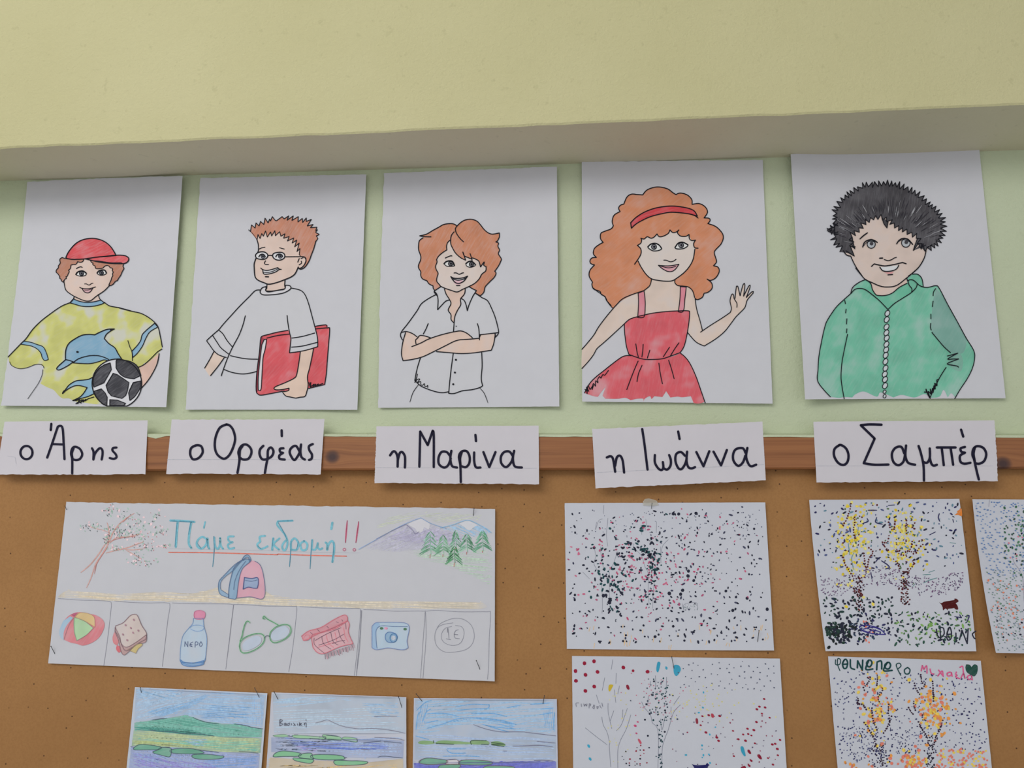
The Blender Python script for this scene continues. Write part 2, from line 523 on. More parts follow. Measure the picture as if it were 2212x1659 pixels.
def mat_pine(knots):
    m, nt, b = new_mat('varnished_pine', 0.38)
    b.inputs['Specular IOR Level'].default_value = 0.4
    tc = nt.nodes.new('ShaderNodeTexCoord')
    # grain bends round each knot: the height coordinate is pushed away from the knot centres
    sep = nt.nodes.new('ShaderNodeSeparateXYZ'); nt.links.new(tc.outputs['Object'], sep.inputs[0])
    def math_(op, a, bb):
        n = nt.nodes.new('ShaderNodeMath'); n.operation = op
        for s, v in ((n.inputs[0], a), (n.inputs[1], bb)):
            if hasattr(v, 'is_linked'): nt.links.new(v, s)
            else: s.default_value = v
        return n.outputs[0]
    z = sep.outputs[2]; x = sep.outputs[0]; mask = None; zz = z
    for kx, kz, kr in knots:
        dx = math_('SUBTRACT', x, kx); dz = math_('SUBTRACT', z, kz)
        ex = math_('MULTIPLY', dx, 0.55)
        r2 = math_('ADD', math_('MULTIPLY', ex, ex), math_('MULTIPLY', dz, dz))
        g = math_('EXPONENT', math_('MULTIPLY', r2, -1.0/(kr*kr*5)), 0)
        zz = math_('SUBTRACT', zz, math_('MULTIPLY', math_('MULTIPLY', dz, g), 0.75))
        rr = math_('SQRT', math_('ADD', math_('MULTIPLY', math_('MULTIPLY', dx, dx), 0.8), math_('MULTIPLY', dz, dz)), 0)
        k = math_('LESS_THAN', rr, kr)
        soft = ramp(nt, math_('DIVIDE', rr, kr*1.9), [(0.30, W(1)), (0.62, W(0.75)), (1.0, W(0))])
        mask = soft if mask is None else mix(nt, 1.0, mask, soft, 'LIGHTEN')
    cmb = nt.nodes.new('ShaderNodeCombineXYZ'); nt.links.new(math_('MULTIPLY', x, 2.2), cmb.inputs[0]); nt.links.new(math_('MULTIPLY', zz, 190), cmb.inputs[2])
    n = noise(nt, cmb.outputs[0], 1.0, 4, 0.65)
    col = ramp(nt, n, [(0.28, alb(106, 64, 36)), (0.45, alb(132, 84, 50)), (0.62, alb(144, 94, 56)), (0.8, alb(120, 74, 42))])
    cmb2 = nt.nodes.new('ShaderNodeCombineXYZ'); nt.links.new(math_('MULTIPLY', x, 9), cmb2.inputs[0]); nt.links.new(math_('MULTIPLY', zz, 700), cmb2.inputs[2])
    f = ramp(nt, noise(nt, cmb2.outputs[0], 1.0, 2), [(0.6, W(0)), (0.75, W(0.55))])
    col = mix(nt, f, col, alb(92, 54, 30))
    col = mix(nt, mask, col, alb(62, 40, 38))
    nt.links.new(col, b.inputs['Base Color'])
    bump(nt, b, n, 0.15, 0.0004)
    return m
board_root = bpy.data.objects.new('pinboard', None); COL.objects.link(board_root)
BO = Vector((0, 0, 0.95)); board_root.location = BO
tag(board_root, 'brown hardboard pinboard with a pine top rail, speckled with pinholes', 'pinboard')
def rail_top(x): return line_z((0, 939), (2212, 942), D_RAIL, x)
def rail_bot(x): return line_z((0, 1017), (2212, 1012), D_RAIL, x)
V, F = box_between('p', None, -1.4, 1.4, (0.95, 0.95, rail_bot(-1.4)+0.006, rail_bot(1.4)+0.006), 0.0005, D_BOARD)
link_mesh('panel', V, F, mat_board(), board_root, BO)
def rail():
    n = 60; V = []; F = []; rnd = random.Random(2)
    for i in range(n+1):
        x = -1.4+2.8*i/n; t, b_ = rail_top(x), rail_bot(x)
        V += [Vector((x, -0.0005, b_)), Vector((x, -D_RAIL+0.002, b_)), Vector((x, -D_RAIL, b_+0.002)), Vector((x, -D_RAIL, t-0.002)), Vector((x, -D_RAIL+0.002, t)), Vector((x, -0.0005, t))]
    for i in range(n):
        a = i*6; b2 = a+6
        for k in range(6):
            F.append((a+k, b2+k, b2+(k+1) % 6, a+(k+1) % 6))
    F += [tuple(range(5, -1, -1)), tuple(n*6+k for k in range(6))]
    return V, F
V, F = rail()
kn = []
for (x, y, r) in ((718, 987, 0.0050), (2167, 1002, 0.0052), (-160, 980, 0.005)):
    p = at(x, y, D_RAIL); kn.append((p.x-BO.x, p.z-BO.z, r))
link_mesh('rail', V, F, mat_pine(kn), board_root, BO)['label'] = 'varnished pine rail with dark knots'
# chipped plaster lip along the top of the rail
def lip():
    rnd = random.Random(8); V = []; F = []; n = 220
    for i in range(n+1):
        x = -1.4+2.8*i/n; t = rail_top(x)
        dep = 0.0012+0.0008*rnd.random()+(0.003 if rnd.random() < 0.04 else 0)
        V += [Vector((x, -0.0003, t+0.0045)), Vector((x, -D_RAIL-0.0004, t+0.0010)), Vector((x, -D_RAIL-0.0006, t-dep)), Vector((x, -D_RAIL+0.0022, t-dep))]
    for i in range(n):
        a = i*4; b = a+4
        F += [(a, b, b+1, a+1), (a+1, b+1, b+2, a+2), (a+2, b+2, b+3, a+3)]
    return V, F
V, F = lip()
tag(link_mesh('trim_2', V, F, green), kind='structure', label='thin uneven pale green paint edge above the pine rail')

# ------------------------------------------------------------------ five portrait drawings above the rail
INKC = (26, 26, 36)
SKIN = (208, 186, 176)
GP = 'portrait drawings taped in a row above the rail'
def signature(s, pts, w=1.7):
    for p in pts: s.ink(p, w, 'signature', (16, 16, 24))
def eye(s, outline, fr, cx, cy, r, iris=(96, 98, 108), rim=1.5, pr=0.45):
    s.fill('eye', outline, mat_pencil((212, 211, 216), 50, 0.2, 0.1), line=rim)
    i = s.fill('iris', ellipse(fr, cx, cy, r, r), mat_pencil(iris, 20, 0.2, 0.2), line=1.4)
    k = FR[fr][2]; x, y = FR[fr][0]+cx/k, FR[fr][1]+cy/k
    s.dot(x+r*0.1/k, y-r*0.05/k, r*pr/k, 'ink_outline')
    s.ink([(x-r*.2/k, y+r*.75/k), (x+r*.6/k, y+r*.6/k)], 0.9)
    s.ink(curve(outline, True)[:1] + curve(outline, True)[1:2], 0.5)

# --- boy with a red cap
p = Sheet('portrait_drawing', 'drawing of a boy in a red cap and yellow dolphin shirt holding a black ball', 'drawing', GP,
          [(59, 392.8), (394.2, 380.6), (359.2, 879.4), (2, 876.3)], 0.0015, dict(r=0.007, b=0.004, tr=0.001, l=0.0015), dict(l=3, t=-1.5), 'tl')
shirt = (192, 192, 118)
p.fill('neck', '@A 495,1165 | 488,1205 560,1245 650,1262 750,1270 870,1255 970,1228 | 945,1180 935,1130 | 840,1180 790,1220 700,1225 600,1190 |', mat_pencil(SKIN, 40, 0.45, 0.2))
p.fill('shirt', '@B 840,130 740,170 620,250 490,350 390,450 310,560 250,620 100,780 | 110,840 135,880 180,905 240,918 330,905 420,872 480,870 525,905 | 512,950 498,1060 480,1095 | 560,1140 640,1175 700,1240 750,1275 820,1275 900,1310 1000,1325 1150,1345 1260,1340 1380,1340 1600,1250 1700,890 1760,850 1860,770 1930,690 | 1935,640 1920,540 1885,420 1840,360 1770,300 1680,255 1560,230 1420,195 1300,165 1250,135 | 1100,172 950,170 850,140 |',
       mat_pencil(shirt, 35, 0.7, 0.22, 1.1))
bl = mat_pencil((126, 164, 190), 40, 0.25, 0.2)
p.fill('collar', '@A 485,1205 560,1240 650,1262 750,1270 870,1255 970,1228 | 1045,1275 | 980,1305 860,1335 740,1345 620,1335 500,1300 420,1278 |', bl, line=1.6)
p.fill('sleeve_band', '@B 280,590 370,605 440,630 500,650 530,680 560,750 575,810 | 530,822 500,780 490,740 450,690 390,655 330,640 240,628 |', bl, line=1.4)
p.fill('sleeve_band', '@B 1845,378 1885,422 | 1790,480 1740,560 1700,650 1640,735 1585,785 | 1575,710 | 1640,640 1680,580 1700,510 1770,440 |', bl, line=1.5)
p.fill('arm', '@B 1660,900 1760,850 1895,740 | 1870,860 1820,980 1760,1080 1690,1155 | 1690,1000 |', mat_pencil((208, 176, 164), 60, 0.25, 0.2))
d = p.fill('dolphin', '@B 780,800 785,700 820,620 900,560 980,520 1060,510 1130,515 1200,480 1280,450 1365,445 | 1320,470 1270,510 1245,560 | 1300,620 1370,670 1410,740 1450,800 | 1340,825 1240,815 1180,835 1080,858 980,858 870,850 | 800,895 720,930 690,935 675,920 700,890 |',
       mat_pencil((122, 160, 186), 30, 0.25, 0.3))
p.fill('dolphin_tail', '@B 1110,1020 1060,1045 1000,1055 910,1065 830,1110 780,1170 745,1218 | 800,1170 880,1128 950,1122 1040,1145 | 1000,1210 950,1260 870,1300 | 950,1278 1040,1255 1120,1220 | 1100,1120 |', mat_pencil((130, 168, 192), 30, 0.25, 0.3), line=1.7)
p.ink('@B 780,800 785,700 820,620 900,560 980,520 1060,510 1130,515 | 1200,480 1280,450 1365,445 | 1320,470 1270,510 1245,560 | 1300,620 1370,670 1410,740 1450,800', 1.9)
p.ink('@B 1450,800 1400,800', 1.0)
p.ink('@B 780,810 830,822 875,838 | 800,890 720,930 690,935 675,920 700,885 780,815', 1.8)
p.ink('@B 875,845 940,800 1040,770 1120,762 1200,770 1280,800 1305,822', 1.7)
p.ink('@B 870,850 980,858 1080,858 1180,835 1240,815 1290,825', 1.6)
p.ink('@B 1320,455 1362,446', 2.4); p.ink('@B 748,1212 765,1185', 2.6)
p.dot(0+925/5.53, 630+720/5.53, 2.2, sx=1.3)
ball = p.fill('ball', [q for q in ellipse('B', 1395, 1098, 296, 293, n=60) if q[1] <= 877.2], mat_pencil((205, 205, 212), 30, 0.4, 0.1), line=2.0, straight=True)
blk = mat_pencil((66, 66, 72), 35, 0.12, 0.22, dark=0.25)
for q in ('1350,975 | 1400,990 | 1540,1085 | 1520,1190 | 1500,1240 | 1455,1275 | 1330,1245 | 1290,1200 | 1265,1120 |',
          '1385,830 | 1400,812 1460,815 1560,835 1640,890 1682,1000 | 1600,1040 | 1500,1025 1430,980 1385,910 |',
          '1315,850 | 1330,930 | 1285,1010 | 1240,1090 | 1120,1140 | 1108,1080 1125,1000 1180,920 1250,870 |',
          '1685,1065 | 1590,1085 | 1550,1170 | 1535,1210 | 1550,1300 | 1610,1250 1670,1160 |',
          '1120,1190 | 1210,1160 | 1255,1210 | 1280,1260 | 1275,1358 | 1220,1340 1150,1260 |',
          '1310,1290 | 1400,1295 | 1500,1335 | 1478,1360 | 1310,1360 |'):
    o = p.fill('panel', '@B '+q, blk, parent=None, line=1.5)
    o.parent = ball; o.matrix_parent_inverse = Matrix.Identity(4)
p.fill('face', '@A 320,880 325,960 345,1040 390,1090 480,1150 560,1190 640,1225 720,1245 790,1240 840,1205 900,1155 960,1115 1040,1060 1110,990 1150,950 | 1220,760 1200,640 1090,580 980,570 820,500 680,480 560,520 440,580 380,700 330,840 |', mat_pencil(SKIN, 40, 0.5, 0.15))
hr = mat_pencil((176, 124, 104), 50, 0.3, 0.25)
p.fill('hair', '@A 285,465 350,485 500,498 670,492 | 665,520 640,545 600,552 560,540 | 545,570 520,592 480,590 440,603 | 435,640 425,670 395,695 | 410,720 390,760 375,800 350,812 | 360,840 330,855 320,880 300,908 | 270,885 265,855 | 240,840 240,810 | 225,785 200,750 | 178,735 175,700 195,670 | 215,650 215,615 235,590 | 250,560 240,520 245,490 265,475 |', hr, line=1.6)
p.fill('hair', '@A 790,520 | 805,550 835,565 | 830,590 850,608 875,618 | 875,640 890,665 935,668 | 990,662 1020,650 | 1045,622 1090,608 1130,625 | 1140,650 1165,652 1190,670 | 1180,700 1200,725 | 1185,760 1192,790 | 1170,830 1160,870 1135,920 1120,962 | 1150,970 1200,940 | 1235,895 1270,880 | 1300,830 1330,790 | 1350,740 1370,700 | 1390,660 1370,620 | 1380,590 1340,560 | 1150,560 950,530 |', hr, line=1.6)
rd = mat_pencil((204, 84, 90), 25, 0.18, 0.4, 0.6)
p.fill('cap', '@A 350,465 380,395 430,320 500,240 580,180 680,140 800,122 900,130 1000,160 1080,205 1150,270 1200,340 1240,412 | 1245,430 | 1100,443 900,460 700,490 500,500 430,495 370,485 |', rd, line=2.0)
p.fill('cap_brim', '@A 690,490 900,460 1100,440 1250,425 1350,425 1430,440 1475,480 1465,530 1420,565 1350,577 1150,572 950,548 800,515 |', rd, line=2.0)
p.ink('@A 312,880 325,960 345,1040 390,1090 480,1150 560,1190 640,1225 720,1246 790,1240 840,1205 900,1155 960,1115 1040,1060 1110,990 1135,962', 1.7)
eye(p, '@A 530,770 560,730 620,710 670,715 715,752 700,785 640,800 580,795', 'A', 630, 752, 38)
eye(p, '@A 910,745 940,710 1000,692 1050,700 1075,745 1040,775 980,785 930,770', 'A', 988, 742, 36)
p.ink('@A 530,770 560,728 620,708 670,713 715,748', 2.6); p.ink('@A 910,745 940,708 1000,690 1050,698 1075,742', 2.6)
p.ink('@A 540,665 570,645 620,632 642,642', 1.8)
p.ink('@A 685,940 712,935 745,955 780,955 808,930 835,925', 1.4)
p.fill('mouth', '@A 640,1018 740,1025 835,1012 | 800,1068 760,1096 710,1096 670,1068 |', mat_pencil((205, 160, 166), 30, 0.2, 0.3))
p.ink('@A 597,1000 | 640,1018 740,1026 830,1010 | 882,993', 1.6); p.ink('@A 642,1020 670,1070 712,1096 760,1096 800,1066 832,1014', 1.6); p.ink('@A 680,1048 740,1050 810,1030', 1.1)
p.ink('@A 498,1165 480,1215 420,1282', 1.6); p.ink('@A 932,1128 945,1185 970,1222 1040,1278', 1.6)
p.ink('@B 840,130 740,170 620,250 490,350 390,450 310,560 250,620 95,780', 1.7)
p.ink('@B 1250,130 1310,170 1420,190 | 1560,230 1680,258 1770,305 1850,370 1890,430 1915,540 1938,660', 1.8)
p.ink('@B 1420,192 1560,230', 2.4)
p.ink('@B 115,838 128,870 170,900 240,920 330,905 420,870 480,868 512,882 525,912', 1.2)
p.ink('@B 511,930 500,1000 460,1090 400,1180 330,1280', 1.1)
p.ink('@B 1527,585 1550,660 1575,720 1580,825', 1.4)
p.ink('@B 1935,685 1880,720 1790,810 1720,870 1655,902', 1.6)
p.ink('@B 1900,740 1880,850 1830,960 1760,1070 1680,1160', 1.7)
signature(p, ['@B 905,1302 950,1285 | 925,1338 | 960,1300 985,1290 965,1320 1000,1290 990,1318 1025,1285 1015,1305 1050,1280 1080,1270 1120,1258', '@B 868,1302 905,1298 940,1288', '@B 905,1340 935,1320 968,1330'])
p.done()

# --- boy with glasses and a red book
p = Sheet('portrait_drawing', 'drawing of a boy with glasses and spiky hair carrying a red book', 'drawing', GP,
          [(432.6, 384.5), (791, 376.8), (771.8, 885.3), (401, 885)], 0.0015, dict(r=0.004, b=0.002, l=0.002), dict(), 'tl')
wh = mat_pencil((190, 190, 196), 40, 0.5, 0.1)
p.fill('shirt', '@D 890,145 835,155 760,230 650,340 540,460 450,560 400,620 325,685 258,750 | 290,800 340,870 400,920 500,955 | 465,1095 560,1130 680,1148 780,1135 860,1115 | 1240,900 1370,885 1583,820 | 1580,720 1555,610 1520,480 1480,330 1440,220 1400,165 1350,140 1265,125 | 1130,190 960,205 |', mat_pencil((190, 190, 196), 40, 0.5, 0.05))
p.fill('arm', '@D 345,885 400,925 465,955 | 390,1060 295,1180 | 232,1085 |', mat_pencil((210, 190, 178), 60, 0.4, 0.2))
p.fill('neck', '@C 800,1505 | 795,1590 770,1620 780,1645 900,1645 1040,1625 1140,1605 1162,1580 | 1155,1425 | 1000,1475 |', mat_pencil(SKIN, 40, 0.3, 0.1))
p.fill('collar', '@D 965,105 920,120 895,160 905,190 950,205 1060,200 1160,185 1230,155 1262,125 1250,95 1205,88 | 1190,110 1190,130 1100,150 1000,168 962,155 965,130 |', mat_pencil((200, 198, 203), 40, 0.5, 0.1), line=1.9)
book = p.fill('book', '@D 915,695 1050,660 1150,635 1240,630 | 1550,580 1690,563 1700,595 1728,610 | 1712,850 1690,1050 1665,1278 | 1480,1320 1160,1357 1000,1388 905,1404 850,1370 | 852,1150 880,900 900,730 |', mat_pencil((204, 88, 96), 50, 0.3, 0.17, 0.6))
o = p.fill('book_spine', '@D 915,700 945,735 | 915,800 890,1000 870,1200 875,1350 | 850,1350 852,1150 880,900 900,740 |', mat_pencil((150, 62, 76), 80, 0.2, 0.1)); o.parent = book
o = p.fill('book_pages', '@D 945,735 972,735 | 955,850 930,950 920,1100 912,1250 905,1330 888,1350 872,1335 | 872,1200 890,1000 915,800 |', mat_pencil((208, 204, 208), 80, 0.3, 0.0), line=1.6); o.parent = book
p.fill('sleeve', '@D 1225,560 1245,650 1262,720 1255,800 1245,895 | 1370,880 1480,855 1583,820 | 1580,720 1555,610 1530,520 |', wh)
p.fill('hand', '@D 1375,885 1355,1030 1330,1160 1300,1200 1200,1250 1080,1300 1060,1325 1090,1338 1160,1335 1240,1318 | 1235,1345 1190,1360 1160,1360 | 1200,1410 1260,1425 1320,1435 1370,1427 1430,1415 1455,1350 1468,1280 1460,1180 1485,1080 1515,940 1532,850 |', mat_pencil((210, 186, 172), 60, 0.3, 0.1))
p.fill('face', '@C 605,630 625,720 622,880 | 575,1000 545,1100 545,1200 555,1330 580,1395 640,1440 740,1480 840,1510 1000,1475 1150,1420 1270,1370 1350,1310 1395,1230 1420,1180 | 1490,1180 1550,1110 1575,1030 1560,975 | 1500,900 1440,800 1350,650 1200,540 1000,440 800,430 640,500 |', mat_pencil(SKIN, 45, 0.35, 0.12))
outer = '435,430 | 470,460 | 490,330 | 560,390 | 580,290 | 640,350 | 670,260 | 735,320 | 760,195 | 820,290 | 850,215 | 868,252 | 905,165 | 970,245 1010,230 1100,165 | 1140,210 | 1230,150 | 1200,235 | 1320,150 | 1295,240 | 1420,165 | 1415,270 | 1500,200 | 1510,280 | 1580,190 | 1580,260 | 1680,220 | 1600,350 | 1715,320 | 1665,385 | 1790,375 | 1770,440 | 1802,425 | 1770,480 1835,515 1780,548 | 1812,600 | 1770,660'
inner = '600,625 | 620,520 | 660,600 | 695,500 | 725,555 | 770,450 | 805,570 | 870,470 | 890,550 | 955,445 | 965,545 | 1050,465 | 1075,555 | 1155,505 | 1130,595 | 1240,560 | 1205,650 | 1330,590 | 1300,690 | 1390,630 | 1350,765 | 1440,690 | 1395,860 | 1455,800 | 1440,920 | 1462,945'
inv = ' '.join(reversed([t for t in inner.replace('|', '').split()]))
inv = ' | '.join(inv.split())
p.fill('hair', '@C '+outer+' | 1730,800 1680,930 1640,1040 1570,1150 1520,1190 | 1545,1120 1575,1030 1560,975 1500,965 | '+inv+' |', mat_pencil((188, 130, 108), 62, 0.25, 0.35), step=3)
p.ink('@C '+outer, 1.6); p.ink('@C '+inner, 1.5)
p.ink('@C 470,455 540,535 600,632', 1.0)
p.ink('@C 1770,655 1730,800 1680,930 1640,1040 1570,1150 1510,1200 1460,1212 1430,1192', 1.9)
p.ink('@C 600,630 | 625,720 628,830 612,882', 1.9)
p.ink('@C 577,1000 545,1100 545,1200 555,1330 580,1395 640,1440 740,1480 840,1510 1000,1475 1150,1420 1270,1370 1350,1310 1395,1230 1422,1168', 2.2)
p.ink('@C 1545,968 1575,1030 1550,1110 1490,1180 1430,1195', 2.0); p.ink('@C 1440,1000 1412,1070', 1.8); p.ink('@C 1480,1050 1487,1090 1437,1125', 1.7); p.ink('@C 1520,980 1475,1000', 1.6)
lens = mat_pencil((206, 206, 212), 40, 0.4, 0.0)
g1 = '@C 570,940 590,900 650,870 720,865 780,885 815,930 800,980 740,1015 640,1010 585,985'
g2 = '@C 910,945 930,900 990,880 1070,875 1130,895 1155,950 1130,1000 1060,1030 990,1025 935,995'
for g in (g1, g2): p.fill('spectacle_lens', g, lens, line=2.1)
p.ink('@C 815,945 850,935 905,942', 1.9); p.ink('@C 1155,965 1400,963 1530,965 1572,995', 1.9)
for cx, cy, s1 in ((718, 958, '@C 636,965 665,925 705,912 745,928 762,965'), (1062, 955, '@C 975,965 1000,925 1050,910 1095,928 1108,960')):
    p.fill('iris', ellipse('C', cx, cy, 38, 40), mat_pencil((110, 112, 124), 30, 0.2, 0.2), line=1.2)
    p.dot(490+cx/9.2167, 450+(cy-4)/9.2167, 2.2); p.ink(s1, 2.2)
p.ink('@C 638,812 695,786 757,775', 1.6); p.ink('@C 1050,785 1142,810', 1.6)
p.ink('@C 770,1045 745,1090 762,1115 828,1118', 1.8)
p.fill('mouth', '@C 715,1222 800,1238 900,1218 1015,1182 1045,1210 | 980,1260 900,1290 800,1310 735,1302 |', lens)
p.ink('@C 675,1190 720,1222 800,1236 900,1216 1015,1180 | 1045,1210 1082,1215', 1.9); p.ink('@C 713,1228 732,1302 800,1310 900,1290 980,1260 1048,1212', 1.9); p.ink('@C 728,1270 820,1276 920,1250 1020,1202', 1.4)
p.ink('@C 768,1361 828,1363', 2.4)
p.ink('@C 797,1510 793,1590 768,1622 778,1645', 1.9); p.ink('@C 1157,1430 1150,1530 1162,1580 1132,1613 1040,1627 900,1646 778,1645', 1.9)
W2 = 1.8
for q in ('890,145 835,155 760,230 650,340 540,460 450,560 400,620 325,685 258,748', '258,757 290,800 340,870 400,920 490,952', '400,625 450,670 500,750 562,825', '328,690 380,770 430,840 520,912',
          '717,455 690,560 640,690 560,840 490,1000 430,1170', '340,885 290,980 232,1078', '465,955 390,1060 303,1168', '540,930 650,955 760,970 865,972', '463,1095 560,1130 680,1148 780,1137 858,1117',
          '1265,122 1350,140 1400,165 1440,220 1480,330 1520,480 1555,610 1580,720 1583,822 | 1480,855 1370,880 1245,896', '1217,450 1225,530 1245,650 1262,720 1256,800 1245,896', '1275,720 1400,700 1545,660', '1270,828 1400,815 1582,770',
          '1225,628 1100,650 980,680 915,700 900,740 885,900 865,1050 850,1200 848,1350 870,1390 905,1402 1000,1387 1160,1356 1185,1355', '975,720 1100,690 1240,672', '1545,580 1640,565 1685,563 1692,582', '1560,610 1700,598 1725,615 1712,800 1700,950 1685,1150 1665,1275 | 1560,1300 1475,1322',
          '1375,885 1355,1030 1330,1160 1300,1200 1200,1250 1080,1300 1060,1325 1090,1338 1160,1335 1240,1318 | 1235,1345 1190,1358 1150,1355', '1165,1370 1200,1410 1260,1425 1320,1437 | 1370,1427 1430,1415 1455,1350 1468,1280 1460,1180 1485,1080 1515,940 1532,850'):
    p.ink('@D '+q, W2)
signature(p, ['@D 1478,1250 1490,1300 | 1500,1250 1495,1305 | 1520,1285 1540,1270 1525,1300 1560,1270 1550,1295 1590,1268 1580,1285 1645,1262'])
p.done()

# --- figure in a white short-sleeved shirt, arms folded
p = Sheet('portrait_drawing', 'drawing of a child with auburn hair and white shirt, arms folded', 'drawing', GP,
          [(829.8, 374), (1203, 359.8), (1208.3, 878), (816.8, 881)], 0.0015, dict(r=0.005, b=0.002, l=0.0015), dict(l=-2), 'tl')
p.fill('shirt', '@F 765,160 835,110 | 1130,135 1190,110 1265,155 | 1330,235 1400,275 1450,370 1490,470 1520,580 1530,660 1490,710 | 1340,740 1330,895 1335,1050 1325,1200 1340,1290 | 1220,1335 1100,1350 1000,1382 935,1380 | 870,1372 800,1365 700,1335 600,1290 530,1225 | 560,1080 597,960 | 420,740 360,690 375,640 430,570 490,490 560,390 610,310 700,245 785,200 |', mat_pencil((190, 190, 196), 40, 0.5, 0.05))
p.fill('chest', '@F 890,130 | 905,200 950,270 960,330 935,380 965,430 970,510 1000,540 | 1015,460 1070,350 1080,260 | 1125,210 1130,130 | 1040,165 950,150 |', mat_pencil((206, 180, 168), 45, 0.4, 0.1))
p.fill('arm', '@F 790,882 1000,760 1080,738 1300,722 | 1315,685 1490,670 | 1480,760 1445,865 | 1250,895 1090,905 950,895 |', mat_pencil((208, 184, 172), 45, 0.35, 0.1))
p.fill('arm', '@F 420,655 390,760 375,850 372,920 390,990 | 500,975 620,945 740,890 880,820 1000,760 1080,740 1220,722 | 1180,670 1140,655 1080,635 1000,645 850,680 720,720 | 640,692 590,690 555,705 | 500,665 430,640 |', mat_pencil((208, 184, 172), 45, 0.35, 0.1))
h3 = mat_pencil((190, 128, 100), 60, 0.25, 0.35)
p.fill('hair', '@E 250,450 | 380,420 500,350 620,285 720,230 850,208 940,225 985,262 | 948,310 935,380 880,440 858,540 | 800,590 780,660 785,735 | 700,790 620,860 580,930 590,980 560,1060 575,1130 610,1200 590,1280 585,1360 640,1430 665,1460 | 600,1510 540,1545 | 515,1500 510,1450 430,1410 390,1350 300,1310 265,1240 265,1170 225,1100 220,1040 260,940 265,860 225,740 220,640 240,550 290,500 | 330,482 260,465 |', h3)
p.fill('hair', '@E 985,262 1060,190 1150,140 1270,125 1380,160 1450,230 1520,320 1600,390 1690,420 1830,398 | 1830,480 1790,560 | 1815,600 1800,660 1835,740 1810,810 1868,910 1850,980 1810,1060 1740,1160 | 1765,1200 1730,1280 1640,1370 1550,1470 1520,1580 1450,1650 | 1360,1600 | 1375,1545 | 1300,1510 1230,1470 | 1350,1390 1430,1310 1480,1220 1560,1150 1565,1070 | 1520,1040 1528,975 1460,1070 | 1420,960 1340,910 1290,895 | 1250,820 | 1285,925 | 1200,885 1130,850 | 1105,780 | 1160,940 | 1060,890 960,800 900,700 860,560 880,450 935,372 | 955,300 |', h3)
p.layer += 0
p.fill('face', '@E 850,545 | 795,620 782,740 | 620,865 580,935 590,980 560,1060 575,1130 610,1200 590,1280 588,1370 660,1460 750,1500 870,1540 990,1570 1100,1520 1220,1465 | 1350,1390 1430,1310 1480,1220 1560,1150 1565,1070 | 1520,1045 1520,1000 1460,1070 | 1420,960 1340,910 | 1270,900 1200,885 1140,860 | 1155,935 | 1060,890 960,800 900,700 862,580 |', mat_pencil((204, 190, 184), 45, 0.45, 0.08))
for q in ('310,495 240,550 222,640 225,740 265,860 260,940 220,1040 225,1100 265,1170 265,1240 300,1310 390,1350 | 430,1410 510,1450 | 515,1500 545,1545', '245,455 | 380,420 500,350 620,285 720,230 850,210 940,225 985,262', '245,455 330,470 470,475',
          '850,540 800,590 780,660 785,735 | 700,790 620,860 580,930 | 590,980 560,1060 575,1130 610,1200 590,1280 585,1360 640,1430 665,1460 750,1500 870,1540 990,1572 1100,1520 1220,1465 1340,1400 1430,1310 1480,1220 1560,1150 1565,1065 | 1520,1042 1528,975 1456,1075 | 1420,960 1340,910 1290,895',
          '665,1465 600,1510 540,1548 | 530,1570 600,1659', '930,375 880,440 860,530 865,620 900,700 960,800 1060,890 1160,940 | 1105,778 1130,850 1200,885 1275,915', '1248,810 1285,925 1285,960',
          '985,262 955,320 980,410 1050,510 1120,575', '985,262 1060,190 1150,140 1270,125 1380,160 1450,230 1520,320 1600,390 1690,420 1830,398 | 1830,480 1790,560 | 1760,575 1815,600 1800,660 1835,740 1810,810 1868,910 1850,980 1810,1060 1740,1160 | 1765,1200 1730,1280 1640,1370 1550,1470 1520,1580 1450,1650 | 1360,1600', '1225,1465 1300,1510 1375,1545 | 1300,1659'):
    p.ink('@E '+q, 1.9)
eye(p, '@E 730,1015 770,975 840,955 900,970 935,1050 860,1062 790,1060 750,1035', 'E', 862, 1010, 46, (100, 98, 104))
eye(p, '@E 1165,1015 1210,978 1280,965 1355,1030 1300,1072 1240,1080 1185,1060', 'E', 1275, 1022, 44, (100, 98, 104))
p.ink('@E 730,1010 770,970 840,953 900,968 935,1045', 2.6); p.ink('@E 1165,1010 1210,973 1280,962 1355,1028', 2.6)
p.ink('@E 755,896 850,855 886,855', 1.9)
p.ink('@E 930,1195 970,1192 1030,1220 1080,1200 1115,1190', 1.9)
p.fill('mouth', '@E 868,1272 920,1295 1020,1302 1120,1287 1195,1262 | 1130,1350 1060,1390 1010,1400 950,1380 900,1320 |', mat_pencil((212, 205, 210), 40, 0.2, 0.0))
p.fill('lips', '@E 930,1350 1010,1330 1110,1345 | 1090,1390 1040,1425 980,1425 930,1400 |', mat_pencil((222, 170, 180), 10, 0.3, 0.1))
p.ink('@E 865,1268 920,1296 1020,1303 1120,1288 1197,1258 | 1130,1350 1060,1392 1010,1402 950,1382 900,1325 865,1268', 2.1); p.ink('@E 905,1312 1000,1338 1090,1325 1160,1300', 1.9)
p.ink('@E 978,1446 1044,1444', 2.0)
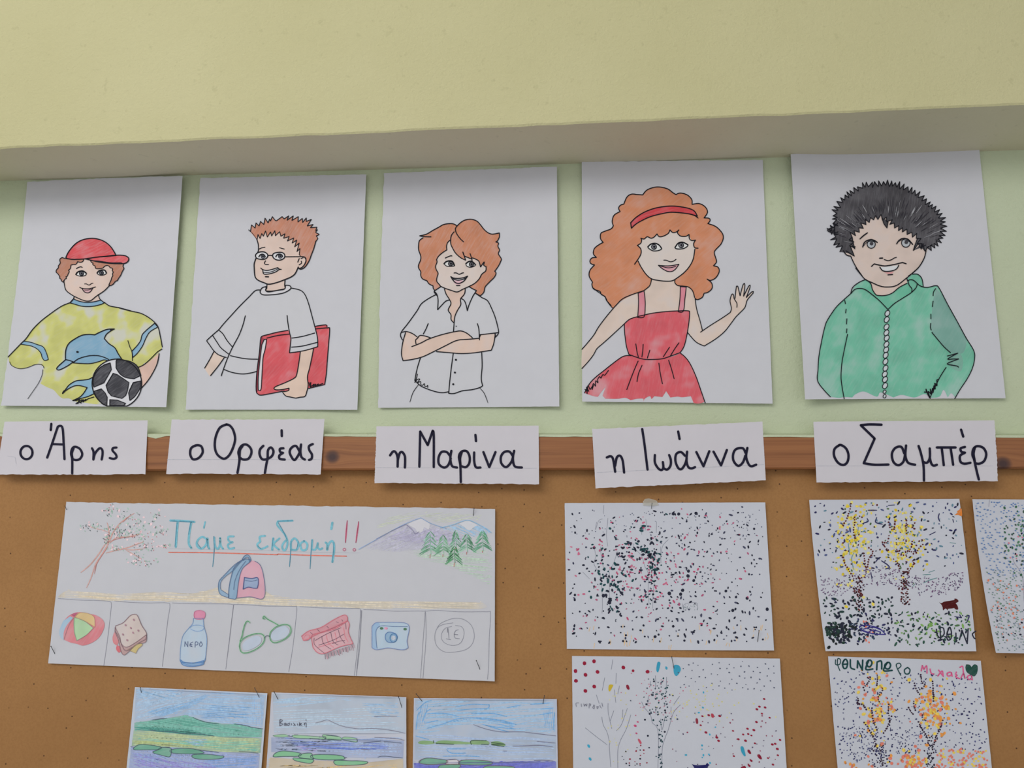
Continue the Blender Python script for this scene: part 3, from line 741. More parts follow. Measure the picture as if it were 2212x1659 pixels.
for q in ('885,135 905,195 945,260 962,310 930,385 962,440 965,500 1000,540 | 993,640', '1133,135 1125,190 1080,245 | 1075,270 1080,320 1040,390 1010,460 1000,540', '765,165 790,190 808,260 803,382 | 850,330 900,280 945,265',
          '1085,248 1120,270 1142,320 1158,392 | 1180,320 1220,230 1265,155', '785,200 700,245 610,310 560,390 490,490 430,570 375,640 360,690 382,742', '375,652 430,642 500,665 557,705', '1260,188 1330,235 1400,275 1450,370 1490,470 1520,580 1530,660 1490,712', '1310,680 1400,670 1530,655', '1488,668 1495,700',
          '690,548 665,610 632,672', '1278,548 1295,610 1303,742', '420,655 390,760 375,850 372,920 390,990 | 500,975 620,945 740,890 880,820 1000,760 1070,740 | 1200,732 1300,722 | 1315,682', '495,822 600,780 700,730 850,680 1000,645 1080,635 1140,655 1190,690 1220,718',
          '715,715 640,692 590,690 565,720 | 540,745 545,790', '790,882 950,895 1090,905 1250,895 1445,865 | 1475,780 1492,670', '597,960 560,1080 530,1225 | 600,1290 700,1335 800,1365 870,1372 930,1362', '990,905 970,1050 950,1220 935,1380 | 1000,1382 1100,1350 1220,1335 1310,1310 1340,1290 | 1325,1200 1335,1050 1330,895'):
    p.ink('@F '+q, 1.9)
p.ink('@F 575,1275 510,1370 472,1485', 1.3, taper=.4); p.ink('@F 1305,1315 1360,1380 1405,1495', 1.3, taper=.4)
for x, y, r in ((1025,578,1.3), (1022,980,2.4), (1010,1132,2.3), (990,1272,2.3)): p.dot(800+x/5.53, 600+y/5.53, r, 'shirt_button#%d' % y)
signature(p, ['@F 562,1150 550,1200 530,1250 | 560,1215 590,1210 565,1250 600,1240 600,1270 | 620,1285 645,1265 650,1295 | 670,1300 685,1285 685,1310'], 1.5)
p.done()

# --- girl with long curly hair in a red dress
p = Sheet('portrait_drawing', 'drawing of a waving girl with long curly hair, hairband and red dress', 'drawing', GP,
          [(1256.5, 349.5), (1647.6, 345), (1669, 872), (1257.5, 867.5)], 0.0015, dict(r=0.002, b=0.003, l=0.003), dict(l=0.5), 't')
p.fill('body', '@H 870,70 850,150 780,210 | 600,270 500,350 405,430 330,520 240,640 180,740 100,840 40,905 | 40,1135 120,1050 180,970 220,900 300,830 400,740 540,610 | 610,550 900,560 1300,710 | 1400,820 1500,870 | 1630,790 1740,700 1820,600 1880,520 1960,440 1990,400 2015,320 2085,235 | 2070,222 2003,288 | 2048,160 2033,150 1970,275 | 1985,140 1965,135 1928,270 | 1900,155 1885,155 1868,300 | 1855,300 1850,260 1830,252 1808,330 1825,420 1810,470 | 1700,545 1580,620 1478,680 | 1450,570 1410,430 1390,300 | 1350,190 1250,150 1150,75 |', mat_pencil((206, 188, 178), 50, 0.4, 0.1))
dr = mat_pencil((204, 92, 102), 75, 0.34, 0.18, 0.65)
p.fill('strap', '@H 710,238 715,350 705,530 | 780,520 795,400 792,300 780,210 |', mat_pencil((206, 130, 144), 80, 0.3, 0.2), line=1.6)
p.fill('strap', '@H 1215,160 1210,300 1190,462 | 1250,452 1270,300 1285,165 |', mat_pencil((206, 130, 144), 80, 0.3, 0.2), line=1.6)
p.fill('skirt', '@H 625,982 560,985 500,1010 400,1088 300,1167 200,1247 120,1330 70,1430 | 120,1450 180,1470 230,1477 | 270,1420 | 322,1358 | 285,1465 | 320,1500 | 400,1502 | 480,1500 | 560,1490 620,1517 | 700,1500 | 770,1500 775,1535 | 790,1500 850,1470 870,1505 | 905,1470 | 1000,1480 | 1045,1410 | 1095,1485 | 1180,1475 1240,1482 1340,1470 | 1375,1553 | 1440,1557 1500,1540 | 1460,1400 1400,1230 1330,1080 1270,1000 1215,955 | 1100,1000 900,1030 750,1020 |', dr)
p.fill('bodice', '@H 610,550 700,520 800,495 900,475 1050,458 1200,450 1310,450 1325,470 | 1320,560 1300,700 1270,840 1240,910 1210,950 | 1100,990 1000,1020 900,1030 800,1030 700,1005 600,970 | 570,870 550,720 545,610 |', dr)
h4 = mat_pencil((196, 130, 98), 40, 0.25, 0.2)
p.fill('hair', '@G 430,1659 370,1590 350,1540 300,1510 280,1470 200,1440 175,1380 185,1350 | 140,1270 150,1190 210,1120 | 160,1100 150,1060 180,1025 235,1020 | 195,970 210,900 270,850 325,820 | 290,770 295,700 340,675 430,640 460,600 | 445,540 470,460 550,410 | 530,370 550,330 600,310 | 640,220 700,180 780,185 850,190 | 900,130 980,95 1070,85 1180,110 1250,160 1290,185 | 1350,165 1440,190 1500,250 1505,315 | 1600,305 1680,350 1710,420 1665,495 | 1730,500 1745,530 1715,570 | 1820,610 1900,690 1920,760 1890,840 1840,895 | 1800,950 1820,1030 1830,1080 1790,1130 | 1850,1150 1865,1210 1820,1290 1750,1325 | 1765,1360 1770,1430 1720,1480 1665,1495 | 1640,1550 1580,1580 1550,1570 | 1530,1500 1480,1430 1400,1400 1310,1395 1275,1350 1275,1310 | 1240,1330 965,1310 | 950,1370 900,1430 860,1460 | 780,1490 650,1550 560,1600 500,1659 | @H 405,418 350,350 |', h4)
p.fill('face', '@G 840,780 870,775 910,745 960,765 1000,750 1040,708 | 1070,745 1130,735 1190,700 1212,655 | 1250,690 1305,675 | 1330,730 1420,740 1465,720 | 1500,795 1548,792 | 1525,840 1550,900 | 1540,950 1520,1040 1470,1140 1400,1220 1310,1290 1240,1330 1150,1335 1060,1325 970,1305 900,1250 830,1150 790,1060 | 830,950 820,900 782,862 | 825,830 |', mat_pencil((204, 193, 188), 50, 0.5, 0.05))
p.fill('hairband', '@G 690,560 760,490 870,420 1000,370 1130,345 1250,338 1370,350 1480,375 1540,410 1575,472 | 1480,445 1380,430 1230,420 1100,440 950,480 820,540 750,585 700,632 |', mat_pencil((196, 70, 76), 20, 0.2, 0.2), line=2.0)
p.ink('@G 1480,445 1540,465 1585,497', 1.8)
for q in ('430,1659 370,1590 350,1540 300,1510 280,1470 200,1440 175,1380 185,1350 | 140,1270 150,1190 210,1120 | 160,1100 150,1060 180,1025 235,1020 | 195,970 210,900 270,850 325,820 | 290,770 295,700 340,675 430,640 460,600 | 445,540 470,460 550,410 | 530,370 550,330 600,310 | 640,220 700,180 780,185 850,190 | 900,130 980,95 1070,85 1180,110 1250,160 1290,185 | 1350,165 1440,190 1500,250 1505,315 | 1600,305 1680,350 1710,420 1665,495 | 1730,500 1745,530 1715,570 | 1820,610 1900,690 1920,760 1890,840 1840,895 | 1800,950 1820,1030 1830,1080 1790,1130 | 1850,1150 1865,1210 1820,1290 1750,1325 1705,1308 | 1765,1360 1770,1430 1720,1480 1665,1495 | 1640,1550 1580,1580 1550,1570',
          '780,860 825,830 835,790 825,765 | 870,775 910,745 960,765 1000,750 1040,708 | 1070,745 1130,735 1190,700 1212,655 | 1250,690 1300,680 1330,655 | 1310,690 1350,735 1420,740 1465,715 | 1470,770 1500,795 1550,790 | 1525,840 1540,890 1585,897', '780,860 820,900 830,950 810,1010 742,1110',
          '790,1070 830,1150 900,1250 970,1305 1060,1325 1150,1335 1240,1330 1310,1290 1400,1220 1470,1140 1520,1040 1542,910'):
    p.ink('@G '+q, 1.9)
p.ink('@H 405,418 350,350 320,290 270,250 220,215 165,170', 1.6)
p.ink('@H 870,72 860,120 840,160 780,208 | 620,262 520,310 450,380 405,430 330,520 240,640 180,740 100,840 38,910', 1.8)
p.ink('@H 1150,75 1150,115 1185,148 1250,155 1310,165 1360,210 1385,290', 1.8)
eye(p, '@G 920,885 960,845 1020,835 1070,860 1100,905 1050,930 980,930', 'G', 1000, 880, 34, (120, 118, 126), 1.9)
eye(p, '@G 1280,890 1320,835 1380,820 1450,855 1410,895 1350,908 1300,905', 'G', 1360, 858, 33, (120, 118, 126), 1.9)
p.ink('@G 918,880 960,842 1020,833 1070,858 1100,900', 2.3); p.ink('@G 1278,890 1320,832 1380,818 1450,853', 2.3)
p.ink('@G 1130,1057 1165,1058 1215,1077 1260,1068 1292,1045', 1.7)
p.fill('mouth', '@G 1058,1125 1120,1130 1190,1132 1260,1125 1330,1110 | 1290,1170 1240,1205 1180,1205 1110,1170 |', mat_pencil((205, 150, 160), 20, 0.25, 0.2), line=1.7)
p.ink('@G 1090,1135 1190,1158 1290,1140', 1.4)
for q in ('38,1140 120,1050 180,970 220,900 300,830 400,740 540,610 | 610,550 700,520 800,495 900,475 1050,458 1200,450 1310,450 1325,470 1320,560 1300,700 1270,840 1240,910 1210,950', '545,605 550,720 570,870 600,970', '1390,300 1410,430 1450,570 1478,682', '1455,705 1580,620 1700,545 1810,470 | 1825,420 1808,330 1830,252 1850,260 1858,305 1890,360 1890,408',
          '1868,300 | 1885,155 1900,155 1928,270 | 1965,135 1985,140 1970,275 | 2035,150 2048,165 2003,290 | 2070,222 2085,235 2015,320 1990,400 1960,440 1880,520 1820,600 1740,700 1630,790 1500,870 | 1400,820 1300,708',
          '625,985 570,985 510,1005 400,1085 300,1165 200,1245 130,1320 70,1430', '1215,955 1270,1000 1330,1080 1400,1230 1460,1400 1512,1552', '600,970 680,1000 780,1028 900,1030 1000,1022 1100,990 1210,950',
          '683,845 695,930 712,1000', '770,850 765,930 755,1000', '850,920 820,1015', '1085,885 1010,1000', '1198,832 1150,900 1095,990', '710,1050 650,1190 575,1390', '757,1100 715,1200 697,1295', '958,1075 975,1200 1000,1320', '1075,1040 1110,1150 1140,1260'):
    p.ink('@H '+q, 1.7)
signature(p, ['@H 75,1390 120,1410 | 95,1360 100,1440 | 110,1345 135,1390 | 140,1385 175,1340 160,1390 | 175,1320 200,1350 | 205,1285 230,1310 225,1270 | 250,1235 265,1255 | 290,1210 310,1220 355,1163'], 1.7)
p.done()

# --- boy with black hair in a green hooded jacket
p = Sheet('portrait_drawing', 'drawing of a boy with spiky black hair in a green zipped jacket', 'drawing', GP,
          [(1708, 333.2), (2115, 319.8), (2172.3, 860.3), (1739, 862.6)], 0.0015, dict(l=0.008, b=0.003, r=0.002, bl=0.004), dict(t=-2.5), '')
gr = mat_pencil((112, 180, 156), 58, 0.28, 0.25, 0.8)
p.fill('jacket', '@J 545,290 600,200 720,130 | 800,170 | 830,280 880,322 1000,310 1120,230 1215,170 | 1220,120 1290,65 1360,80 1400,150 1410,220 | 1460,225 1560,205 | 1600,240 1700,430 1800,610 1920,830 2010,980 2020,1080 1990,1200 1930,1320 1850,1440 1785,1535 | 1740,1490 1700,1540 | 1650,1450 1600,1530 1500,1545 | 1420,1500 1300,1540 1150,1510 1050,1540 | 900,1480 850,1530 700,1470 600,1500 560,1540 | 460,1535 400,1545 290,1530 | 145,1340 150,1200 170,960 230,700 260,620 360,470 450,380 540,300 |', gr)
p.fill('sleeve_shading', '@J 1560,240 1640,330 1720,480 1830,680 1920,850 1900,980 1840,1020 1730,1000 | 1590,860 1510,760 | 1500,660 1520,400 |', mat_pencil((118, 160, 150), 60, 0.25, 0.12))
p.fill('sleeve_shading', '@J 1740,1010 1840,1010 1880,1100 1860,1220 1780,1210 1700,1140 |', mat_pencil((120, 166, 152), 60, 0.4, 0.2))
p.fill('collar_lining', '@J 720,255 780,180 800,250 840,310 880,322 960,320 1040,290 1120,225 1215,175 | 1240,200 1270,285 | 1160,355 1060,420 985,485 | 900,400 820,330 |', mat_pencil((104, 176, 150), 50, 0.2, 0.15))
p.fill('neck', '@J 780,165 | 800,250 840,310 880,322 960,320 1040,290 1120,225 1215,172 | 1205,115 | 1080,205 960,215 |', mat_pencil(SKIN, 50, 0.4, 0.1))
p.fill('face', '@I 400,1240 430,1290 520,1330 | 560,1420 620,1530 710,1659 | @J 715,130 800,170 960,220 1080,205 1200,120 1340,0 | @I 1480,1659 1560,1600 1660,1500 1740,1360 1800,1210 | 1700,900 1300,700 1000,650 600,850 450,1100 |', mat_pencil((204, 186, 178), 50, 0.4, 0.1))
hb = mat_pencil((74, 72, 77), 78, 0.1, 0.16, dark=0.3)
outl = '@I 410,1235 360,1200 300,1110 240,1060 235,1010 | 290,930 150,905 | 240,830 290,780 255,730 270,680 258,620 290,540 345,450 400,385 480,330 560,270 640,225 700,170 770,150 850,160 920,165 980,140 1060,130 1160,135 1250,150 1370,175 1450,225 1550,265 1640,300 1700,370 1770,430 1830,480 1890,530 1960,590 2000,650 2030,710 2050,780 2055,860 2040,930 2020,1010 1990,1080 1900,1150 1800,1210'
innr = '@I 1780,1200 1680,1150 1620,1020 1500,960 1360,890 1290,860 1200,800 1140,740 1040,690 920,700 820,740 730,800 690,870 640,910 570,960 520,1000 540,1100 570,1180'
so = spiky(outl, 8.0, 3.6, 5, 0.6, 1); si = spiky(innr, 7.0, 4.4, 9, 0.6, -1)
base_o = curve('@I 410,1235 360,1200 300,1110 240,1060 235,1010 | 290,930 135,905 | 240,830 290,780')
poly = so + [(1770+1740/7.68, 380+1240/7.68), (1770+1690/7.68, 380+1190/7.68), (1770+1565/7.68, 380+1235/7.68)] + si[2:] + [(1770+585/7.68, 380+1215/7.68), (1770+520/7.68, 380+1170/7.68), (1770+580/7.68, 380+1330/7.68), (1770+470/7.68, 380+1280/7.68)]
p.fill('hair', poly, hb, straight=True)
for q in ('300,785 240,845 150,880 135,905 190,935 310,932 360,860 |', '1040,690 1070,790 1122,862 | 1145,750 |', '1640,1000 1600,1120 1560,1235 1640,1130 | 1690,1215 | 1720,1120 | 1750,1245 1800,1180 1880,1130 | 1800,1000 |', '480,1100 515,1165 580,1330 | 500,1290 430,1235 |', '520,960 560,1100 590,1210 | 540,1160 480,1100 |'): p.fill('hair_lock', '@I '+q, hb)
p.ink(so, 1.5); p.ink(si, 1.5)
p.ink('@I 300,785 240,845 150,880 135,905 190,935 310,932', 1.6); p.ink('@I 1045,700 1070,790 1122,862 | 1140,760', 1.7); p.ink('@I 1625,1040 1560,1235 1640,1120 | 1690,1215 | 1720,1120 | 1750,1245 1800,1180 1870,1140', 1.6)
p.ink('@I 515,1165 580,1330 | 500,1280 440,1240', 1.6); p.ink('@I 545,1010 560,1100 590,1210 | 540,1150', 1.5)
rnd = random.Random(21)
hc = (1770+1150/7.68, 380+1250/7.68)
for i in range(150):                                   # pencil strokes radiating through the hair
    t = rnd.random(); a = math.radians(195+150*t) if False else math.radians(rnd.uniform(178, 352))
    r0 = rnd.uniform(72, 100); r1 = r0+rnd.uniform(10, 26)
    x0, y0 = hc[0]+math.cos(a)*r0*1.12, hc[1]+math.sin(a)*r0
    x1, y1 = hc[0]+math.cos(a)*r1*1.12, hc[1]+math.sin(a)*r1
    if inside((x0, y0), poly) and inside((x1, y1), poly): p.ink([(x0, y0), ((x0+x1)/2, (y0+y1)/2), (x1, y1)], rnd.uniform(0.7, 1.6), 'hair_strokes', (44, 42, 50) if rnd.random() < 0.75 else (140, 140, 146), taper=0.7, level=16, kind='stuff')
p.ink('@I 400,1240 430,1290 470,1320 520,1330 | 560,1420 620,1530 710,1659', 1.9); p.ink('@J 600,-5 660,70 715,130 800,170 880,205 960,220 1080,205 1200,120 1340,0', 1.9)
p.ink('@I 1480,1659 1560,1600 1660,1500 1740,1360 1770,1240', 2.0)
for cx, cy, r, lid, lid2 in ((860, 1132, 68, '720,1178 755,1095 850,1055 920,1075 960,1103', '730,1165 790,1100 860,1082 925,1098'), (1435, 1110, 72, '1283,1125 1330,1062 1410,1035 1490,1070 1547,1135', '1310,1090 1370,1062 1440,1065 1500,1095')):
    p.fill('eye', ellipse('I', cx, cy, r, r), mat_pencil((176, 180, 186), 30, 0.3, 0.2), line=1.6)
    x, y = 1770+cx/7.68, 380+cy/7.68
    p.dot(x+0.8, y-1.4, 4.0, color=(60, 58, 64)); p.dot(x+0.8, y-1.4, 2.2)
    p.ink('@I '+lid, 2.3); p.ink('@I '+lid2, 1.1)
p.ink('@I 672,1045 740,985 800,942', 2.4, taper=.3); p.ink('@I 1000,1365 1050,1362', 2.4); p.ink('@I 1075,1385 1140,1405 1200,1388 1240,1362 1280,1350', 1.8, taper=.2)
p.ink('@I 865,1500 910,1458 | 1000,1480 1100,1492 1250,1467 1380,1435 | 1440,1457', 2.1)
p.fill('mouth', '@I 1005,1515 1050,1570 1130,1582 1230,1565 1290,1530 1315,1482 | 1150,1500 |', mat_pencil((206, 207, 212), 30, 0.3, 0.0)); p.ink('@I 1003,1512 1050,1570 1130,1584 1230,1567 1290,1532 1316,1480', 1.9)
p.fill('lips', '@I 1070,1592 1130,1600 1240,1585 | 1200,1620 1130,1625 |', mat_pencil((216, 150, 152), 10, 0.3, 0.2)); p.ink('@I 1138,1641 1214,1635', 2.0)
for q in ('540,300 565,225 640,165 720,130 | 780,180 800,250 840,310 880,322 960,320 1040,290 1120,225 1215,175', '545,297 590,250 650,237 720,255 820,330 900,400 985,490 | 1060,420 1160,355 1260,290 1320,230 1335,185', '1212,120 1222,150 1240,135 1290,140 1360,200 1405,220 | 1460,225 1560,205 1600,240 1700,430 1800,610 1920,830 2010,980 2020,1080 1990,1200 1930,1320 1850,1440 1783,1555',
          '1225,150 1240,200 1270,240 1268,285', '1280,67 1340,68 1390,120 1407,218', '540,300 450,380 360,470 260,620 225,720 190,880 160,1050 150,1200 145,1340 220,1450 297,1532', '503,785 470,940 435,1130 425,1300 440,1430 463,1556', '468,380 478,420', '485,485 480,530', '495,600 490,662', '495,720 490,768',
          '1555,240 1530,280 1525,325', '1525,390 1515,455', '1498,545 1498,600', '1496,655 1492,700 1502,735', '1510,762 1590,860 1660,940 1732,1005', '1695,1045 1820,1010 | 1700,1080 1770,1080 1830,1080 | 1695,1135 1760,1155 1815,1165 1828,1178', '1680,1180 1610,1290 1560,1390 1485,1545'):
    p.ink('@J '+q, 1.7)
zx = [(978,535,0),(970,610,1),(968,697,0),(967,767,1),(970,830,0),(967,905,0),(964,970,1),(958,1035,0),(955,1112,1),(956,1190,0),(947,1262,0),(950,1325,0),(950,1400,0),(945,1472,1),(945,1525,1)]
for i, (x, y, q) in enumerate(zx):
    e = ellipse('J', x, y, 27 if i < 13 else 17, 38 if i < 13 else 22, 28, 14)
    p.fill('zip_link', e, mat_pencil((192, 200, 204), 40, 0.3, 0.1), line=1.4, straight=True)
signature(p, ['@J 1420,1475 1445,1478 | 1440,1440 1460,1500 | 1475,1530 1490,1550 | 1465,1470 1500,1500 | 1490,1440 1500,1490 1520,1430 1525,1480 1535,1400 1550,1440 1545,1370 1570,1400 1570,1330 1588,1325'], 1.9)
p.done()

# ------------------------------------------------------------------ name cards, half on the wall and half on the rail
GC = 'handwritten name cards fixed over the rail'
NAVY = (22, 20, 40)
def card(label, corners, letters, w, torn, lift, guide=None, bow=None):
    p = Sheet('name_card', label, 'name card', GC, corners, D_RAIL+0.0008, lift, bow or {}, torn, tint=alb(194, 190, 197))
    for i, strokes in enumerate(letters):
        for st in strokes:
            P = curve(st)
            p.ink(P, w*1.07, 'letter#%d' % i, NAVY)
    if guide:
        for g in guide: p.ink(g, 0.7, 'guide_line', (160, 160, 170), level=3)
    p.done()
def el(fr, cx, cy, rx, ry, tilt=0):
    e = ellipse(fr, cx, cy, rx, ry, tilt, 26); return e+[e[0]]
card('white name card with navy handwriting, under the boy in the red cap', [(9.8, 910.8), (319, 908), (314, 1024.4), (-8, 1024.8)],
     [[el('K', 350, 507, 80, 88)], ['@K 680,125 672,210', '@K 625,575 690,390 765,165 | 800,152 830,190 845,400 855,595', '@K 700,395 830,400'],
      ['@K 957,785 957,600 942,520 960,450 1000,430 1060,460 1090,530 1060,590 1010,607 970,597', '@K 962,590 952,520 975,450'], ['@K 1220,450 1240,500 1238,600 | 1260,520 1320,450 1355,470 1360,530 1348,600'], ['@K 1545,440 1500,447 1492,480 1535,530 1545,570 1510,590 1455,580']],
     4.1, 'b', dict(b=0.002, r=0.001), ['@K 100,553 195,568', '@K 200,565 215,660'], dict(b=0.5))
card('white name card with navy handwriting, under the boy with glasses', [(370.8, 906.5), (700.8, 905.5), (692.7, 1024.6), (359, 1023.6)],
     [['@L 408,370 350,400 335,470 360,530 400,537 450,510 485,450 470,385 430,368 395,372'], ['@L 770,120 690,160 640,270 630,390 660,480 735,530 800,490 850,390 872,290 850,190 810,135 770,120'],
      ['@L 900,700 925,540 912,450 950,375 1010,362 1060,410 1065,470 1030,530 970,540 935,520', '@L 925,540 930,430 960,380'], ['@L 1210,375 1170,420 1165,480 1195,535 1250,535 1310,500 1330,440 1300,395 1265,430 1260,520 1245,600 1228,700'],
      ['@L 1428,190 1430,260', '@L 1450,405 1408,412 1412,450 1445,460 | 1402,490 1405,530 1465,540'], ['@L 1645,450 1600,378 1545,400 1525,460 1575,545 1620,500 1650,440', '@L 1660,360 1652,440 1665,510 1705,540'], ['@L 1800,355 1755,380 1760,430 1790,480 1785,530 1755,545']],
     4.3, 'tb', dict(r=0.002, b=0.001), ['@L 60,540 1890,540'])
card('white name card with navy handwriting, under the child with folded arms', [(813.6, 920.8), (1163.5, 919.5), (1164.4, 1046), (808.7, 1043.3)],
     [['@M 235,435 270,390 300,395 325,460 325,570', '@M 325,500 350,410 380,395 410,440 415,500 412,580'], ['@M 585,570 595,150 | 685,312 | 745,140 | 757,200 757,575'], ['@M 950,440 910,395 850,395 815,460 820,540 880,580 930,550 960,470', '@M 968,380 955,470 975,560 1035,580'],
      ['@M 1080,755 1075,560 1058,450 1090,390 1150,385 1185,450 1180,530 1140,575 1090,565', '@M 1077,560 1072,470 1090,400'], ['@M 1240,400 1240,500 1260,575 1315,580', '@M 1255,190 1262,265'], ['@M 1350,395 | 1420,575 | 1495,395'], ['@M 1700,440 1660,390 1600,395 1560,450 1565,530 1620,575 1680,520 1705,450', '@M 1718,380 1702,470 1725,565 1810,580']],
     4.3, 'lb', dict(b=0.001, r=0.0015), ['@M 60,580 1990,590'])
card('tilted white name card with navy handwriting, under the girl in the red dress', [(1279, 926.7), (1647, 911.3), (1654.3, 1037.9), (1286.6, 1054.7)],
     [['@N 225,460 270,445 300,480 325,630', '@N 325,560 345,460 385,440 415,500 432,640'], ['@N 648,120 675,300 712,605'], ['@N 800,430 800,520 840,590 880,610 900,580 895,515', '@N 900,585 945,605 985,560 990,490 970,430'],
      ['@N 1160,440 1110,395 1055,420 1045,500 1075,580 1115,600 1160,540 1180,470', '@N 1185,390 1178,500 1200,575 1240,590 1280,575', '@N 1078,150 1095,240'], ['@N 1295,395 | 1380,565 | 1450,385'], ['@N 1500,390 | 1590,555 | 1660,370'], ['@N 1885,410 1850,350 1770,360 1735,420 1740,500 1795,560 1850,520 1880,440', '@N 1905,345 1890,450 1920,540 1955,565 2010,545']],
     4.3, 'tb', dict(b=0.002), ['@N 105,640 2105,545'])
card('white name card with navy handwriting, under the boy in the green jacket', [(1757, 911), (2148.6, 907.9), (2156, 1039), (1763.9, 1042.3)],
     [['@O 345,310 295,350 290,420 330,490 385,512 425,480 435,410 410,345 360,310 335,315'], ['@O 770,105 650,102 560,110 | 700,245 | 590,495 | 700,510 840,508'], ['@O 1000,395 970,330 910,340 875,400 890,480 940,515 990,480 1010,400', '@O 1018,315 1012,420 1040,490 1110,510'],
      ['@O 1145,320 1170,400 1195,520 1200,670', '@O 1190,480 1230,490 1258,440 1258,345', '@O 1258,440 1275,500 1300,520 1330,510'], ['@O 1330,335 1520,335', '@O 1380,345 1400,515', '@O 1470,345 1495,510'], ['@O 1615,330 1570,345 1580,380 1615,388 | 1565,420 1570,480 1610,500 1670,490', '@O 1575,155 1597,225'],
      ['@O 1755,660 1730,560 1708,460 1690,410 1700,350 1740,322 1800,340 1830,400 1810,470 1760,500 1720,495', '@O 1715,480 1702,400 1715,335']],
     4.4, 'rb', dict(b=0.001, r=0.001), ['@O 100,522 1900,522'])

# ------------------------------------------------------------------ the banner for the excursion
D1 = D_BOARD+0.0008
p = Sheet('excursion_banner', 'wide white banner with a backpack and seven small boxed pictures', 'banner', None,
          [(143.2, 1084.6), (1069.5, 1099.3), (1068.6, 1471.8), (104, 1432.9)], D1, dict(b=0.002, r=0.003, m=0.0015, l=0.001), dict(b=0.5), 't', nx=90)
p.layer = 10
sand = (200, 190, 174)
p.layer = 0
p.fill('sand', '@Q 110,950 200,890 400,905 700,920 1000,905 1160,900 1400,915 1640,860 | 1900,930 2100,895 | @R 20,880 100,920 300,935 900,945 1500,950 2050,955 | 2045,1015 1500,1010 900,1010 300,985 0,980 | @Q 1600,1000 1100,980 600,975 |', mat_pencil((200, 191, 178), 88, 0.6, 0.5, 1.0))
p.layer = 10
p.hatch('@Q 110,950 200,880 400,905 700,920 1000,905 1160,895 1400,910 1650,850 | 1700,940 2100,900 | @R 20,880 300,930 900,940 1500,950 2050,950 | 2050,1015 1500,1020 900,1015 300,990 0,985 | @Q 1600,1010 1100,985 600,985 |', 2, 3.6, 1.8, sand, 'sand_shading', 1, 5)
p.hatch('@Q 110,950 400,935 700,950 1100,950 1500,960 2000,960 | 2000,1010 1100,990 600,980 |', 3, 5.0, 1.4, (202, 186, 160), 'sand_shading', 2, 6)
# hills, sky and firs at the right
p.hatch('@R 870,440 1040,350 1300,215 1450,150 1530,200 1650,240 1800,290 1950,340 | 1800,400 1600,440 1200,480 |', -24, 1.9, 1.5, (178, 176, 194), 'mountain_shading', 1, 7)
p.hatch('@R 1100,350 1300,260 1330,215 | 1400,290 1500,260 1600,240 1850,310 1900,340 | 1700,380 1400,400 |', -18, 1.8, 1.5, (166, 162, 186), 'mountain_shading', 2, 8)
p.hatch('@R 1660,245 1900,175 2100,250 2130,290 | 1950,340 1850,310 |', 25, 2.0, 1.6, (150, 182, 210), 'mountain_shading', 1, 9)
p.fill('snow', '@R 1330,210 1455,150 1545,210 | 1530,260 1490,240 1470,280 1430,290 1400,250 1370,235 |', mat_pencil((202, 201, 208), 20, 0.3, 0.1))
p.fill('snow', '@R 1820,205 1905,175 2000,220 | 1960,240 1920,270 1870,235 |', mat_pencil((202, 203, 210), 20, 0.3, 0.1))
p.hatch('@R 1000,260 1150,130 1400,90 1700,100 2050,110 | 2000,170 1900,160 1700,210 1600,200 1450,130 1300,180 |', -12, 3.4, 1.1, (186, 192, 172), 'mountain_shading', 1, 10)
p.hatch('@R 1350,465 1700,430 2100,430 2150,560 2150,800 | 2000,740 1700,600 1450,550 |', 5, 3.2, 1.8, (172, 190, 176), 'grass_shading', 1, 11)
p.ink('@R 860,450 1030,355 1200,260 1320,200 1455,148 | 1560,205 1700,250', 1.0, 'mountain_outline', (120, 150, 190)); p.ink('@R 1030,350 1200,262 1310,210 | 1350,240 1380,270 1400,300 1440,280', 0.9, 'mountain_outline', (110, 105, 140)); p.ink('@R 1640,245 1760,215 1905,172 2030,225 2130,290', 1.1, 'mountain_outline', (120, 170, 205))
rnd = random.Random(31)
def fir(cx, top, bot, half, cols, trunk):
    rows = 5
    for r in range(rows):
        y = top+(bot-top)*(r+0.4)/rows; hw = half*(0.35+0.65*(r+1)/rows)
        for sd in (-1, 1):
            for q in range(3):
                c = cols[rnd.randrange(len(cols))]; o = rnd.uniform(-3, 3)*4
                p.ink([(580+(cx+sd*rnd.uniform(0, 10))/4.424, 1085+(y-30+o)/4.424), (580+(cx+sd*hw*0.5)/4.424, 1085+(y-8+o)/4.424), (580+(cx+sd*hw*rnd.uniform(0.8, 1.1))/4.424, 1085+(y+22+o)/4.424)], rnd.uniform(1.0, 2.6), 'fir_tree#%d' % cx, c, taper=0.5, level=6)
    p.ink([(580+cx/4.424, 1085+top/4.424), (580+(cx+8)/4.424, 1085+bot/4.424)], 1.2, 'fir_tree#%d' % cx, cols[0], level=6)
    p.ink([(580+cx/4.424, 1085+bot/4.424), (580+(cx-2)/4.424, 1085+(bot+trunk)/4.424)], 1.3, 'fir_trunk', (170, 110, 100), level=7)
G1 = [(118, 164, 140), (150, 186, 168), (98, 144, 118)]
fir(1545, 300, 500, 100, G1, 32); fir(1668, 340, 500, 85, [(138, 176, 152), (112, 156, 130)], 20); fir(1790, 300, 440, 65, G1, 5); fir(1775, 450, 580, 85, [(70, 128, 90), (104, 156, 120)], 34); fir(1895, 330, 475, 90, G1, 22); fir(2045, 290, 465, 90, [(120, 170, 148), (96, 146, 118)], 15)
